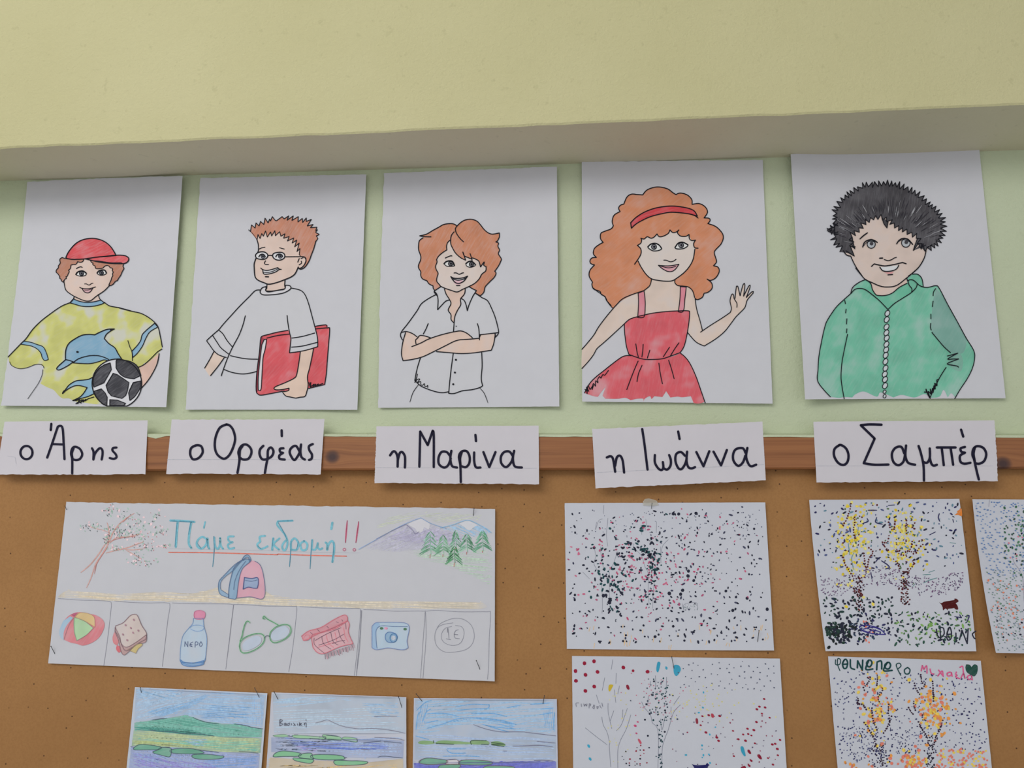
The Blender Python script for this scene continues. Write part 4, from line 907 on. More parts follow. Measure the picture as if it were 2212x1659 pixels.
# blossoming tree at the left
brn = (186, 148, 142)
for q, w in (('385,860 430,760 470,640 520,560 570,480 610,400 640,330 700,250 770,190', 2.6), ('330,715 420,640 500,540 560,450 600,420', 2.4), ('590,430 600,350 590,270 580,240', 2.2), ('610,430 680,380 780,375 900,345', 2.6), ('570,530 640,510 730,490 800,470 930,420', 2.2), ('740,490 820,500 930,488', 1.6), ('760,500 830,540 910,585', 1.6), ('610,340 540,310 470,295 400,270', 1.3), ('730,235 790,180 840,150', 1.8)):
    p.ink('@Q '+q, w, 'tree_branches', brn, taper=0.5, level=5)
for q in ('590,470 520,570 480,640 460,720', '600,420 720,385 850,370', '730,235 790,180', '480,640 460,730'): p.ink('@Q '+q, 1.2, 'tree_branches', (168, 110, 108), taper=0.5, level=6)
cen = [(620,120,70,55),(800,180,110,60),(450,280,110,40),(640,300,80,60),(850,250,120,80),(980,290,120,60),(1060,170,60,40),(700,330,90,60),(900,380,130,60),(1100,330,60,60),(960,470,120,40),(1130,460,50,25),(860,580,70,60),(960,630,90,40),(680,490,60,30),(580,400,30,60),(780,360,80,40)]
for i in range(430):
    cx, cy, sx, sy = cen[rnd.randrange(len(cen))]; x = rnd.gauss(cx, sx*0.55); y = rnd.gauss(cy, sy*0.55)
    if y < 60 or x > 1185: continue
    X, Y = 100+x/4.424, 1075+y/4.424; k = rnd.random()
    if k < 0.3: p.dot(X, Y, rnd.uniform(1.2, 3.0), 'blossom', (216, 186, 192), sx=1.2, tilt=rnd.random()*3, level=4, kind='stuff')
    elif k < 0.62: p.dot(X, Y, rnd.uniform(0.8, 1.6), 'leaves', (150, 176, 164), sx=1.8, tilt=rnd.random()*3, level=5, kind='stuff')
    else: p.dot(X, Y, rnd.uniform(0.55, 0.95), 'leaves', (88, 96, 100) if rnd.random() < .7 else (170, 110, 116), sx=2.2, tilt=rnd.uniform(0.3, 2.2), level=6, kind='stuff')
# heading
T1, T2 = (112, 168, 184), (78, 128, 150)
heads = [('@Q 1185,218 1300,222 1415,232', 4.2), ('@Q 1255,235 1245,350 1237,470', 4.6), ('@Q 1385,235 1365,350 1362,440 1385,480', 4.2), ('@Q 1518,232 1505,290', 3.0), ('@Q 1535,400 1490,375 1445,410 1440,460 1480,488 1525,450 1540,390 1545,460 1558,488', 4.0),
         ('@Q 1605,380 1612,460 1640,490 1660,440 1660,385 1668,460 1690,490', 3.8), ('@Q 1790,370 1740,375 1745,415 1780,425 | 1735,450 1750,488 1795,480', 3.8), ('@Q 2090,365 2040,375 2045,420 | 2015,450 2050,490 2115,465', 3.8),
         ('@R 45,345 35,455', 4.2), ('@R 105,345 50,400 100,452', 3.8), ('@R 230,175 90,180 | 85,220 150,300 180,370 170,440 145,460 130,420 150,380 175,360', 3.8), ('@R 215,455 215,380 250,345 285,390 270,450 225,455', 4.0), ('@R 340,370 305,400 320,455 360,450 370,400 340,370', 4.0),
         ('@R 418,360 412,450 | 440,455 460,430 470,390 | 470,430 490,450 515,440', 3.8), ('@R 545,385 560,400 560,455 | 575,400 605,370 625,400 625,470 610,570', 4.2), ('@R 610,195 600,255', 4.4)]
for i, (q, w) in enumerate(heads):
    p.ink(q, w, 'heading_letter#%d' % i, T1, level=8)
for q in ('@Q 1250,240 1240,350 1230,465', '@Q 1600,370 1605,480 1600,560 1590,660', '@Q 1190,222 1300,228 1410,230', '@Q 1380,240 1360,350', '@R 90,182 230,175', '@R 88,185 150,295 180,365', '@R 216,370 210,500 200,615', '@R 285,375 270,450', '@R 416,360 405,500 397,635', '@R 625,380 620,480 608,575', '@R 45,345 32,450', '@Q 1530,395 1545,480', '@Q 1445,440 1480,485', '@Q 2020,460 2050,488'):
    p.ink(q, 1.7, 'heading_letter_edge', T2, taper=0.3, level=9)
for q in ('@R 752,175 735,385', '@R 862,185 835,385'): p.ink(q, 3.2, 'exclamation_mark', (196, 112, 134), taper=0.5, level=8); p.ink(q, 1.3, 'exclamation_mark', (130, 60, 84), level=9)
for x, y in ((725,452), (820,454)): p.dot(580+x/4.424, 1085+y/4.424, 3.9, 'exclamation_mark', (170, 110, 130), level=8); p.dot(580+x/4.424, 1085+y/4.424, 1.6, 'exclamation_mark', (196, 180, 190), level=9)
p.ink('@Q 1170,522 1600,527 2212,545', 2.1, 'underline', (200, 112, 98), level=7); p.ink('@R 90,495 400,507 745,515', 2.1, 'underline', (200, 112, 98), level=7)
p.ink('@Q 1170,487 1700,497 2212,508', 0.6, 'guide_line', (160, 160, 170), level=3); p.ink('@R 90,468 500,478 875,485', 0.6, 'guide_line', (160, 160, 170), level=3)
# backpack
bp = mat_pencil((140, 168, 194), 70, 0.25, 0.2)
p.fill('backpack', '@Q 1820,960 1830,850 1850,740 1880,670 1940,610 1990,605 2040,640 2070,720 2090,860 2085,940 2060,970 | 2000,965 1950,950 1880,955 |', mat_pencil((212, 162, 178), 50, 0.35, 0.3))
p.fill('backpack_side', '@Q 1740,960 1745,860 1770,740 1800,660 1880,590 1955,600 1880,670 1850,740 1830,850 1815,960 1780,968 |', bp, line=1.2, ink=(84, 104, 136))
p.fill('backpack_strap', '@Q 1880,590 1800,640 1700,740 1650,800 1645,880 1670,930 1740,955 | 1745,930 | 1700,900 1665,870 1670,800 1720,745 1780,700 1840,630 |', bp, line=1.0, ink=(84, 104, 136))
p.fill('backpack_handle', '@Q 1870,590 1895,555 1930,548 1955,590 1940,610 | 1930,570 1900,575 1885,600 |', bp, line=1.0, ink=(84, 104, 136))
p.fill('backpack_pocket', '@Q 1893,762 1960,772 2018,765 2025,820 2015,865 | 1980,865 1930,855 1880,875 | 1885,820 |', mat_pencil((150, 166, 196), 60, 0.2, 0.2), line=1.3, ink=(70, 84, 130))
INKB = (84, 100, 132)
p.ink('@Q 1820,960 1950,948 2050,970 2085,940 2090,860 2070,720 2040,640 1990,605', 1.1, color=INKB); p.ink('@Q 1900,790 1960,798 2015,785', 0.8, color=INKB); p.ink('@Q 1905,605 1840,700 1800,800 1790,880', 0.9, color=INKB)
# boxes under the scene
FL = (128, 128, 140)
for q in ('@S 158,15 400,32 600,38 740,48 765,80 755,200 720,500 680,780', '@S 800,42 1000,60 1200,65 1400,65 1432,100 1410,250 1380,500 1345,790', '@S 1460,65 1700,75 2100,78 2155,95 | 2130,300 2100,550 2068,820',
          '@T 105,115 300,120 600,140 1050,145 1112,170 1100,350 1050,800 985,1190', '@T 110,120 80,350 40,700 0,1000', '@T 1160,150 1500,170 1900,180 2080,180 2130,215 2110,500 2070,900 2030,1250', '@U 170,180 400,190 640,205 1040,205 1075,240 1050,600 1030,900 1010,1185',
          '@U 1090,205 1250,195 1600,215 1980,215 2038,240 2020,600 2010,1000 1995,1210', '@T 2150,210 2120,600 2060,1250', '@U 135,190 135,400 110,800 65,1155', '@U 1085,220 1090,600 1060,1000 1045,1190'):
    p.ink(q, 0.95, 'box_outline', FL, level=6)
# beach ball
p.fill('beach_ball', '@S 180,400 220,280 300,200 400,170 520,190 600,210 670,260 688,330 640,440 560,510 450,550 370,530 300,515 220,480 |', mat_pencil((208, 128, 136), 60, 0.3, 0.3))
p.fill('ball_stripe', '@S 350,225 400,178 500,185 570,230 578,340 | 480,280 |', mat_pencil((212, 184, 136), 40, 0.3, 0.3), line=0.8, ink=(170, 140, 120))
p.fill('ball_stripe', '@S 342,230 450,265 560,350 | 480,430 372,495 | 345,400 338,300 |', mat_pencil((172, 204, 164), 60, 0.3, 0.3), line=0.8, ink=(130, 140, 130))
p.fill('ball_stripe', '@S 300,215 330,235 | 260,320 225,400 225,490 | 185,450 175,380 220,270 |', mat_pencil((158, 184, 206), 60, 0.4, 0.3))
p.fill('ball_stripe', '@S 305,200 350,180 390,180 345,225 |', mat_pencil((176, 92, 120), 20, 0.2, 0.2)); p.ink('@S 335,235 280,320 225,480', 0.8, color=(150,120,130))
# sandwich
p.fill('cheese', '@S 950,600 1080,520 | 1120,540 1070,590 1045,638 | 990,615 |', mat_pencil((204, 186, 132), 40, 0.3, 0.2), line=0.8, ink=(150,130,110))
p.fill('tomato', '@S 800,395 780,460 790,520 830,545 850,500 840,440 |', mat_pencil((206, 124, 128), 60, 0.3, 0.2)); p.fill('tomato', '@S 830,545 820,590 850,630 875,610 865,560 |', mat_pencil((206, 110, 118), 60, 0.3, 0.2))
p.fill('bread', '@S 815,325 900,290 980,210 1040,195 1070,225 1110,320 1165,410 1155,480 | 1060,530 940,610 890,560 860,480 808,380 |', mat_pencil((202, 188, 184), 40, 0.4, 0.15), line=1.2, ink=(128, 104, 112))
p.fill('bread_crust', '@S 808,340 860,450 880,530 940,568 1050,510 1165,425 | 1155,510 1050,540 940,640 900,655 870,600 850,500 805,390 |', mat_pencil((186, 156, 156), 20, 0.3, 0.2), line=1.0, ink=(128, 104, 112))
for x, y in ((1022,258),(928,318),(988,350),(1073,380),(1013,405),(898,425),(946,490)): p.dot(95+x/5.2667, 1290+y/5.2667, 1.9, 'bread_holes', (158, 124, 136), sx=1.4, tilt=1, level=18)
# water bottle
p.fill('bottle', '@S 1700,240 1690,300 1640,360 1580,440 1555,560 1548,680 1560,740 1700,780 1815,740 1845,600 1850,450 1820,340 1810,240 |', mat_pencil((178, 194, 212), 80, 0.5, 0.1), line=1.0, ink=(110, 140, 180))
p.fill('bottle_base', '@S 1552,710 1600,740 1700,748 1815,720 | 1810,765 1700,788 1600,780 1560,755 |', mat_pencil((130, 164, 200), 20, 0.2, 0.2), line=1.0, ink=(80, 120, 170))
p.fill('bottle_cap', '@S 1705,200 1720,160 1780,150 1830,175 1825,235 1780,252 1720,245', mat_pencil((214, 140, 168), 60, 0.3, 0.2), line=0.9, ink=(180, 110, 140))
p.ink('@S 1655,350 1700,320 1780,320 1820,345 1790,380 1720,385 1665,360', 1.0, color=(120, 150, 190))
p.ink('@S 1560,740 1700,748 1815,735 1835,700', 1.3, color=(90, 130, 180))
for q in ('1600,560 1603,505 | 1635,565 | 1637,505', '1690,510 1665,525 1660,555 1685,565 | 1665,537 1685,537', '1718,570 1722,510 1750,515 1745,540 1722,545', '1785,505 1768,535 1780,562 1800,540 1785,505'): p.ink('@S '+q, 1.2, 'bottle_word', (90, 100, 130), level=20)
# spectacles
GN = (110, 156, 128)
p.fill('spectacle_lens', '@T 250,760 300,690 450,620 540,640 540,720 450,800 320,850 260,830', mat_pencil((184, 194, 212), 30, 0.45, 0.3)); p.fill('spectacle_lens', '@T 700,640 720,560 800,490 920,460 990,520 980,590 900,660 760,690', mat_pencil((184, 194, 212), 30, 0.45, 0.3))
for q in ('200,780 215,710 290,640 420,590 530,580 590,620 590,700 520,790 400,860 280,890 220,860 200,780', '680,620 700,550 790,470 920,435 1000,460 1020,540 980,620 880,690 760,725 700,690 680,620', '210,700 240,620 270,480 310,390 345,385 362,405', '820,445 740,400 640,345 590,300 575,340 600,345'):
    p.ink('@T '+q, 2.6, 'spectacle_frame', (134, 178, 146), level=14); p.ink('@T '+q, 1.1, 'spectacle_frame', (74, 114, 92), level=15)
p.ink('@T 598,655 630,615 680,622', 1.2, 'spectacle_frame', (90, 96, 110), level=15)
# rug
RD = (190, 110, 122)
p.fill('rug', '@T 1345,650 1385,590 1700,510 1925,375 | 1950,440 1935,560 2010,740 | 1800,790 1550,895 1440,880 1370,800 |', mat_pencil((210, 166, 174), 70, 0.45, 0.45), line=1.3, ink=RD)
p.fill('rug_roll', '@T 1190,620 1300,540 1500,480 1700,360 1860,285 1915,310 1920,375 | 1700,480 1480,570 1340,640 1290,680 1220,690 |', mat_pencil((206, 150, 160), 20, 0.35, 0.4), line=1.3, ink=RD)
for q in ('1405,690 1600,580 1820,485', '1460,765 1700,680 1860,590', '1680,740 1790,700 1880,690', '1510,620 1540,740 1660,830', '1655,560 1690,700 1775,765', '1775,520 1810,640 1880,735', '1390,650 1400,760 1550,890', '1440,515 1480,550', '1590,460 1625,495', '1740,390 1780,405', '1830,355 1845,385', '1330,560 1375,600', '1890,415 1900,510'): p.ink('@T '+q, 1.0, 'rug_pattern', (112, 84, 100), level=18)
for q in ('1400,600 1650,520 1900,400', '1580,600 1620,730 1700,800', '1720,560 1750,700', '1860,480 1880,620 1930,710', '1450,800 1700,720', '1220,650 1260,600 1320,610 1300,660 1240,670'): p.ink('@T '+q, 1.0, 'rug_pattern', (204, 120, 132), level=17)
for i in range(30):
    t = i/29; x = 1560+460*t; y = 900-150*t; p.ink([(490+x/7.3733, 1290+y/7.3733), (490+(x+rnd.uniform(5, 30))/7.3733, 1290+(y+rnd.uniform(50, 100))/7.3733)], 0.9, 'rug_fringe', (176, 130, 142) if i % 3 else (110, 84, 98), level=17)
# camera
p.fill('camera', '@U 295,430 330,390 380,372 600,370 780,380 835,420 838,500 810,640 828,740 | 780,768 700,770 540,745 440,760 350,770 295,740 |', mat_pencil((176, 194, 216), 60, 0.4, 0.25), line=1.1, ink=(110, 128, 172))
p.fill('camera_side', '@U 300,440 340,385 400,380 410,420 365,470 360,600 370,755 | 300,750 290,600 |', mat_pencil((150, 178, 208), 80, 0.25, 0.2))
p.ink('@U 370,755 355,600 360,480 430,422 600,430 820,432', 1.0, color=(90, 112, 150))
p.fill('camera_lens', '@U 490,600 500,540 550,512 640,535 670,590 640,650 590,665 520,655', mat_pencil((142, 172, 200), 60, 0.3, 0.2), line=1.2, ink=(84, 112, 160))
p.ink(ellipse('U', 612, 600, 52, 62), 1.6, color=(90, 130, 170), closed=True); p.dot(760+612/6.806, 1290+600/6.806, 5.0, 'lens_centre', (172, 178, 190), level=20)
for x, c in ((437, (78, 112, 88)), (783, (78, 112, 88)), (502, (208, 146, 172))): p.dot(760+x/6.806, 1290+(458 if x < 700 else 470)/6.806, 2.8, 'camera_button', c, sx=1.4, level=20)
# coin
for q in ('1490,378 1350,400 1260,450 1220,560 1240,700 1330,790 1450,810 1650,780 1760,700 1800,570 1760,420 1650,330 1520,310 1400,340 1300,390 1255,450', '1470,430 1370,460 1315,560 1350,660 1480,710 1600,670 1650,540 1620,440 1520,415'): p.ink('@U '+q, 0.95, 'coin_outline', FL, level=10)
for q in ('1405,520 1412,455 1428,610', '1385,612 1455,625', '1570,480 1530,490 1505,540 1520,600 1585,610', '1500,545 1562,552'): p.ink('@U '+q, 1.1, 'coin_value', (118, 118, 130), level=11)
p.done()

# ------------------------------------------------------------------ three coloured-pencil landscapes along the bottom
GL = 'coloured pencil landscapes pinned in a row under the banner'
def landscape(label, corners, lift, tint):
    return Sheet('landscape_drawing', label, 'drawing', GL, corners, D1, lift, {}, '', tint=tint, nx=34, ny=34)
def wash(p, name, q, rgb): p.fill(name, q, mat_pencil(rgb, 8, 0.3, 0.35, 0.8), straight=True)
PEN = (74, 84, 100)
p = landscape('landscape drawing with a green hill under a hatched blue sky, leftmost of the lower row', [(291.4, 1484.2), (577.4, 1497.5), (560, 1720), (267, 1720)], dict(r=0.003, l=0.001), alb(186, 194, 208))
wash(p, 'sky_wash', '@V 165,120 2100,215 2050,720 1650,650 1300,640 1020,560 900,520 620,570 140,610', (170, 184, 206))
wash(p, 'hill_wash', '@V 140,630 620,565 900,515 1300,640 1650,655 2050,725 2040,850 1340,840 900,800 400,750 140,740', (130, 172, 164))
wash(p, 'field_wash', '@V 130,740 400,755 900,805 1340,840 2040,860 2020,1080 1500,1070 1000,1030 100,975', (160, 182, 160))
wash(p, 'sea_wash', '@V 90,985 1000,1035 1500,1070 2010,1095 1975,1700 30,1700', (160, 170, 202))
p.layer = 10
p.hatch('@V 160,115 1300,180 | 1000,400 700,500 300,590 130,600 |', -14, 2.4, 2.0, (158, 182, 208), 'sky_shading', 1, 41, wave=5); p.hatch('@V 1300,180 2110,215 2050,710 | 1700,650 1300,640 1000,540 800,500 |', 2, 2.5, 2.0, (150, 178, 208), 'sky_shading', 1, 42, wave=3)
p.hatch('@V 160,115 900,150 | 800,300 300,280 140,200 |', 14, 3.2, 1.6, (140, 172, 204), 'sky_shading', 2, 43, wave=4); p.hatch('@V 1310,190 1200,210 900,330 300,470 | 500,560 800,480 1050,380 |', -18, 1.8, 1.8, (132, 168, 204), 'sky_shading', 3, 44)
p.hatch('@V 1250,350 1900,400 | 1850,560 1100,560 |', 3, 4.0, 1.8, (120, 158, 198), 'sky_shading', 3, 45); p.hatch('@V 1900,250 2100,220 2050,700 1860,650 |', 92, 4, 1.3, (140, 170, 204), 'sky_shading', 3, 46)
p.hatch('@V 130,630 400,585 620,565 800,540 900,510 1020,550 1300,640 1650,650 2060,725 | 2050,850 1600,840 1340,835 900,800 400,750 140,740 |', 5, 1.9, 2.6, (118, 172, 160), 'hill_shading', 4, 47); p.hatch('@V 140,690 500,700 1000,740 1340,800 | 1335,838 900,805 350,745 140,740 |', 3, 1.6, 2.2, (86, 146, 136), 'hill_shading', 5, 48); p.hatch('@V 200,620 900,560 1500,700 2000,780 | 1700,760 1000,690 |', 9, 3.2, 1.6, (90, 152, 138), 'hill_shading', 6, 49)
p.hatch('@V 120,770 500,760 1000,820 1600,850 2040,860 | 2020,1075 1600,1070 1000,1010 500,980 100,960 |', 4, 2.0, 2.4, (168, 182, 146), 'field_shading', 4, 50); p.hatch('@V 120,850 900,900 2030,900 2020,1060 | 1400,1040 700,960 |', -4, 3.0, 1.8, (124, 176, 160), 'field_shading', 5, 51); p.hatch('@V 100,880 800,930 1300,1000 | 700,980 100,950 |', 5, 2.6, 1.8, (166, 178, 126), 'field_shading', 6, 52); p.hatch('@V 800,880 1250,870 1200,1000 1000,960 |', 8, 3, 1.5, (140, 170, 200), 'field_shading', 6, 53)
p.hatch('@V 60,985 500,1000 1100,1040 2010,1090 1990,1700 0,1700 |', 4, 2.2, 2.2, (150, 164, 204), 'sea_shading', 3, 54, wave=4); p.hatch('@V 100,1080 700,1200 1400,1260 | 1400,1330 300,1320 100,1230 |', 12, 3, 2.0, (140, 132, 194), 'sea_shading', 4, 55, wave=4); p.hatch('@V 1200,1150 2000,1120 1990,1320 1100,1320 |', -3, 3, 1.9, (124, 152, 200), 'sea_shading', 4, 56); p.hatch('@V 80,1060 500,1110 900,1200 | 200,1250 |', 24, 4, 1.6, (130, 150, 196), 'sea_shading', 5, 57)
gi = mat_pencil((110, 166, 144), 10, 0.3, 0.25)
for q in ('125,1010 200,960 300,955 530,990 500,1030 300,1035 150,1035', '420,1060 480,1040 540,1000 680,1010 690,1080 660,1140 560,1120 430,1085', '675,1040 800,1015 1040,1025 1180,1080 1000,1095 720,1085', '1010,1110 1200,1100 1400,1120 1475,1130 1430,1165 1200,1178 1030,1160'): p.fill('island', '@V '+q, gi, line=1.0, ink=PEN)
for q in ('400,590 500,575 625,562', '1010,550 1100,590 1250,630 1400,645', '1620,648 1800,670 1900,700 2060,722', '350,735 500,755 700,765 880,795 930,785 1110,800 | 1150,800 1330,832', '80,985 130,995', '600,995 670,995', '1060,1030 1200,1050 1400,1075', '1700,1060 1850,1070 1990,1085'): p.ink('@V '+q, 1.1, 'pen_outline', PEN, taper=.3)
p.done()
p = landscape('pale landscape drawing signed in the sky, with sand and green bushes at its foot', [(586.6, 1495.6), (877.4, 1505.9), (878, 1720), (571, 1720)], dict(r=0.0035), alb(192, 194, 206))
wash(p, 'sky_wash', '@W 130,130 2110,190 2110,720 150,720', (178, 188, 204))
wash(p, 'sea_wash', '@W 110,780 2090,830 2080,1090 1240,1080 700,1010 110,1000', (166, 176, 206))
wash(p, 'sand_wash', '@W 90,1080 700,1120 1500,1160 2080,1100 2090,1700 20,1700', (198, 184, 164))
p.layer = 10
p.hatch('@W 130,220 500,170 1300,190 | 1350,250 700,290 130,340 |', -5, 3.6, 2.0, (160, 184, 208), 'sky_shading', 1, 60, wave=2); p.hatch('@W 1450,280 2000,250 | 2050,480 1600,480 |', 4, 3.8, 2.0, (146, 176, 206), 'sky_shading', 1, 61); p.hatch('@W 120,350 1800,330 2100,700 | 1300,690 900,600 150,700 |', -2, 5, 2.0, (170, 188, 206), 'sky_shading', 1, 62)
p.hatch('@W 150,740 2080,780 2060,1080 1500,1080 1000,1000 140,990 |', 1, 3.0, 2.0, (158, 176, 208), 'sea_shading', 1, 63, wave=3); p.hatch('@W 300,790 900,860 1900,860 1880,980 1200,940 600,960 400,880 |', 3, 3.0, 1.9, (122, 138, 196), 'sea_shading', 2, 64); p.hatch('@W 600,900 1200,930 1850,930 | 1500,970 900,960 |', 3, 4.5, 1.6, (84, 106, 184), 'sea_shading', 3, 65); p.hatch('@W 430,900 850,900 800,1000 500,970 |', -3, 4, 1.8, (166, 150, 200), 'sea_shading', 2, 66)
p.hatch('@W 60,1100 700,1120 1500,1160 2060,1110 2100,1700 20,1700 |', -3, 1.8, 2.6, (202, 186, 158), 'sand_shading', 1, 67); p.hatch('@W 200,1180 1200,1200 2000,1180 2000,1237 200,1237 |', -4, 4.5, 2.0, (204, 176, 122), 'sand_shading', 2, 68)
gi = mat_pencil((132, 188, 148), 10, 0.3, 0.2); gj = mat_pencil((156, 196, 160), 10, 0.4, 0.25)
for q in ('140,750 300,735 370,760 300,775 180,770', '440,745 700,760 870,775 920,810 700,800 460,785', '880,740 1110,765 1155,820 940,810', '1190,775 1300,780 1385,800 1380,850 1180,815'): p.fill('island', '@W '+q, gj, line=0.7, ink=(100, 120, 120))
for q in ('135,1060 180,1010 300,982 540,1015 520,1060 300,1065 170,1072', '545,1030 700,1015 720,1060 730,1105 530,1080', '705,1050 850,1035 1100,1045 1195,1070 1180,1110 900,1115 720,1090', '1060,1125 1300,1130 1400,1130 1545,1145 1500,1180 1300,1195 1080,1190', '435,1090 500,1090 730,1110 700,1165 560,1150 450,1120'): p.fill('island', '@W '+q, gi, line=1.1, ink=PEN)
for q in ('930,748 1110,765', '820,775 920,772 915,810', '680,795 830,805', '960,808 1155,824', '1185,818 1380,850 1382,800', '375,740 385,765 430,765', '450,742 510,742', '1700,1075 1800,1062 2070,1088', '1480,865 1600,850 1750,835', '1790,845 1900,850 2055,865', '1190,1075 1240,1085'): p.ink('@W '+q, 1.0, 'pen_outline', PEN)
for q in ('770,565 850,545 950,520 1060,570 1200,620 1400,650 1600,645', '1590,645 1750,655 1900,675 2112,718', '1640,470 1800,462 1990,465', '1650,780 1950,795 2100,825', '620,910 900,890 1150,885', '1450,955 1590,967'): p.ink('@W '+q, 1.1, 'pen_outline', (120, 116, 132), taper=.3)
for q in ('240,515 238,610 | 240,515 275,530 240,560 280,580 238,610', '320,565 300,580 315,605 330,570 335,605', '385,565 350,580 360,605 380,590 375,565', '408,570 410,595', '440,565 470,605 | 458,585 445,608', '500,575 505,600', '530,560 530,605 | 560,570 535,585 570,605', '600,565 605,600 | 605,575 630,565 630,630', '628,512 628,530'): p.ink('@W '+q, 1.15, 'written_name', (84, 84, 98))
p.done()
p = landscape('landscape drawing with scribbled blue sky over green hedges and violet water', [(894.1, 1508.1), (1202.8, 1510), (1206, 1720), (890.6, 1720)], dict(r=0.002, l=0.001), alb(186, 190, 206))
B1, B2 = (146, 178, 208), (112, 158, 202)
wash(p, 'sky_wash', '@X 105,135 2085,145 2090,980 1200,985 100,980', (174, 186, 206))
wash(p, 'water_wash', '@X 95,1030 2090,1010 2100,1390 90,1390', (130, 134, 196))
p.layer = 10
p.hatch('@X 110,140 2080,150 2090,600 | 1500,580 900,480 600,540 120,620 |', -4, 3.4, 1.8, B1, 'sky_shading', 1, 70, wave=4); p.hatch('@X 280,540 700,420 1000,380 1530,470 1500,560 | 1100,440 900,410 500,480 |', 8, 3.2, 1.9, B2, 'sky_shading', 2, 71); p.hatch('@X 130,250 300,150 250,500 130,560 |', 100, 3.6, 1.2, B2, 'sky_shading', 2, 72); p.hatch('@X 1900,300 2060,200 2080,600 1920,560 |', 95, 3.4, 1.2, B2, 'sky_shading', 2, 73)
for q in ('680,240 900,205 1150,212 | 1120,262 900,270 700,295', '280,340 500,330 720,375', '280,540 500,480 700,410 940,395 1300,425 1530,490', '900,335 1200,335 1400,380', '1060,490 1250,525 1520,550', '1100,500 1300,560 1430,590', '120,560 150,350 200,310', '220,440 260,320 330,270', '1730,205 1900,195 2000,185', '1870,270 2050,255', '1860,350 2040,320', '2050,560 2070,320', '130,290 250,180 340,150', '1400,250 1600,215', '560,830 820,830', '550,840 620,890 820,890', '250,470 430,430', '300,700 120,650', '1010,940 800,930 500,935'): p.ink('@X '+q, 1.9, 'sky_strokes', B2, taper=0.4, level=5)
p.hatch('@X 110,640 2080,650 2090,980 | 1200,990 120,960 |', 1, 4.2, 1.8, (160, 178, 208), 'water_shading', 1, 74, wave=3)
p.hatch('@X 85,1010 250,1050 700,1060 1200,1010 2090,1000 2110,1380 80,1380 |', -12, 1.9, 2.3, (108, 112, 190), 'water_shading', 2, 75)
gi = mat_pencil((134, 168, 120), 10, 0.25, 0.3); gj = mat_pencil((118, 168, 146), 10, 0.3, 0.2)
for q in ('150,750 200,715 350,725 380,755 250,770', '400,750 460,715 600,715 890,740 890,765 650,765', '900,715 1110,715 1140,765 910,765', '1180,735 1280,725 1375,765 1350,790 1190,765'): p.fill('hedge', '@X '+q, gi)
for q in ('365,715 370,745', '400,755 650,765', '900,770 900,715 1110,715', '1040,765 1140,770', '1180,740 1370,765 | 1180,770 1360,795'): p.ink('@X '+q, 1.3, 'pen_outline', (70, 90, 74))
for q in ('165,1025 200,980 310,960 550,990 530,1035 300,1050', '720,1020 770,990 950,985 1180,1010 1160,1050 900,1055 740,1045', '440,1080 500,1055 730,1050 720,1100 600,1120 450,1115', '1070,1095 1150,1070 1480,1080 1450,1130 1100,1130'): p.fill('hedge', '@X '+q, gj, line=1.0, ink=(110, 90, 96))
p.fill('path', '@X 555,985 690,980 715,1045 540,1045 |', mat_pencil((206, 202, 206), 10, 0.3, 0.0), line=0.9, ink=(110, 90, 96))
for q in ('170,1030 200,985 300,958 550,985 690,978', '720,1030 760,988', '930,490 1100,550 1300,590 1500,590 1650,592', '1650,595 1850,620 2085,648', '1820,725 2080,748', '1480,790 1650,788 1850,782 2040,798', '1780,995 1900,990 2050,1000', '1345,860 1400,862'): p.ink('@X '+q, 1.15, 'pen_outline', (110, 108, 130), taper=.3)
p.done()

# ------------------------------------------------------------------ five pen-dot pictures at the right
GD = 'pen dot autumn pictures on the right of the pinboard'
def dotsheet(label, corners, lift, bow=None, tint=None):
    return Sheet('dot_drawing', label, 'drawing', GD, corners, D1, lift, bow or {}, '', tint=tint or alb(190, 192, 202), nx=36, ny=36)
def speck(p, fr, x, y, r, col, part, el_=1.0, tilt=None, level=6):
    x0, y0, k = FR[fr]
    p.dot(x0+x/k, y0+y/k, r*1.13, part, col, sx=el_, tilt=rnd.uniform(0, 3.14) if tilt is None else tilt, kind='stuff', level=level, n=7)
def inpaper(p, fr, x, y, m=0.015):
    x0, y0, k = FR[fr]; u, v = p.to_st(x0+x/k, y0+y/k); return m < u < 1-m and m < v < 1-m
def scatter(p, fr, n, gen, cols, part, rr=(0.9, 1.9), el_=(1, 2.2), tilt=None, mind=0):
    placed = []
    for i in range(n):
        for t in range(8):
            x, y = gen()
            if inpaper(p, fr, x, y) and all(abs(x-a)+abs(y-b) > mind for a, b in placed[-120:]): break
        else: continue
        placed.append((x, y))
        speck(p, fr, x, y, rnd.uniform(*rr), cols[rnd.randrange(len(cols))], part, rnd.uniform(*el_), tilt() if tilt else None)
BK, TL, MG = (36, 38, 54), (30, 66, 72), (172, 70, 104)
rnd = random.Random(77)
U_ = rnd.uniform
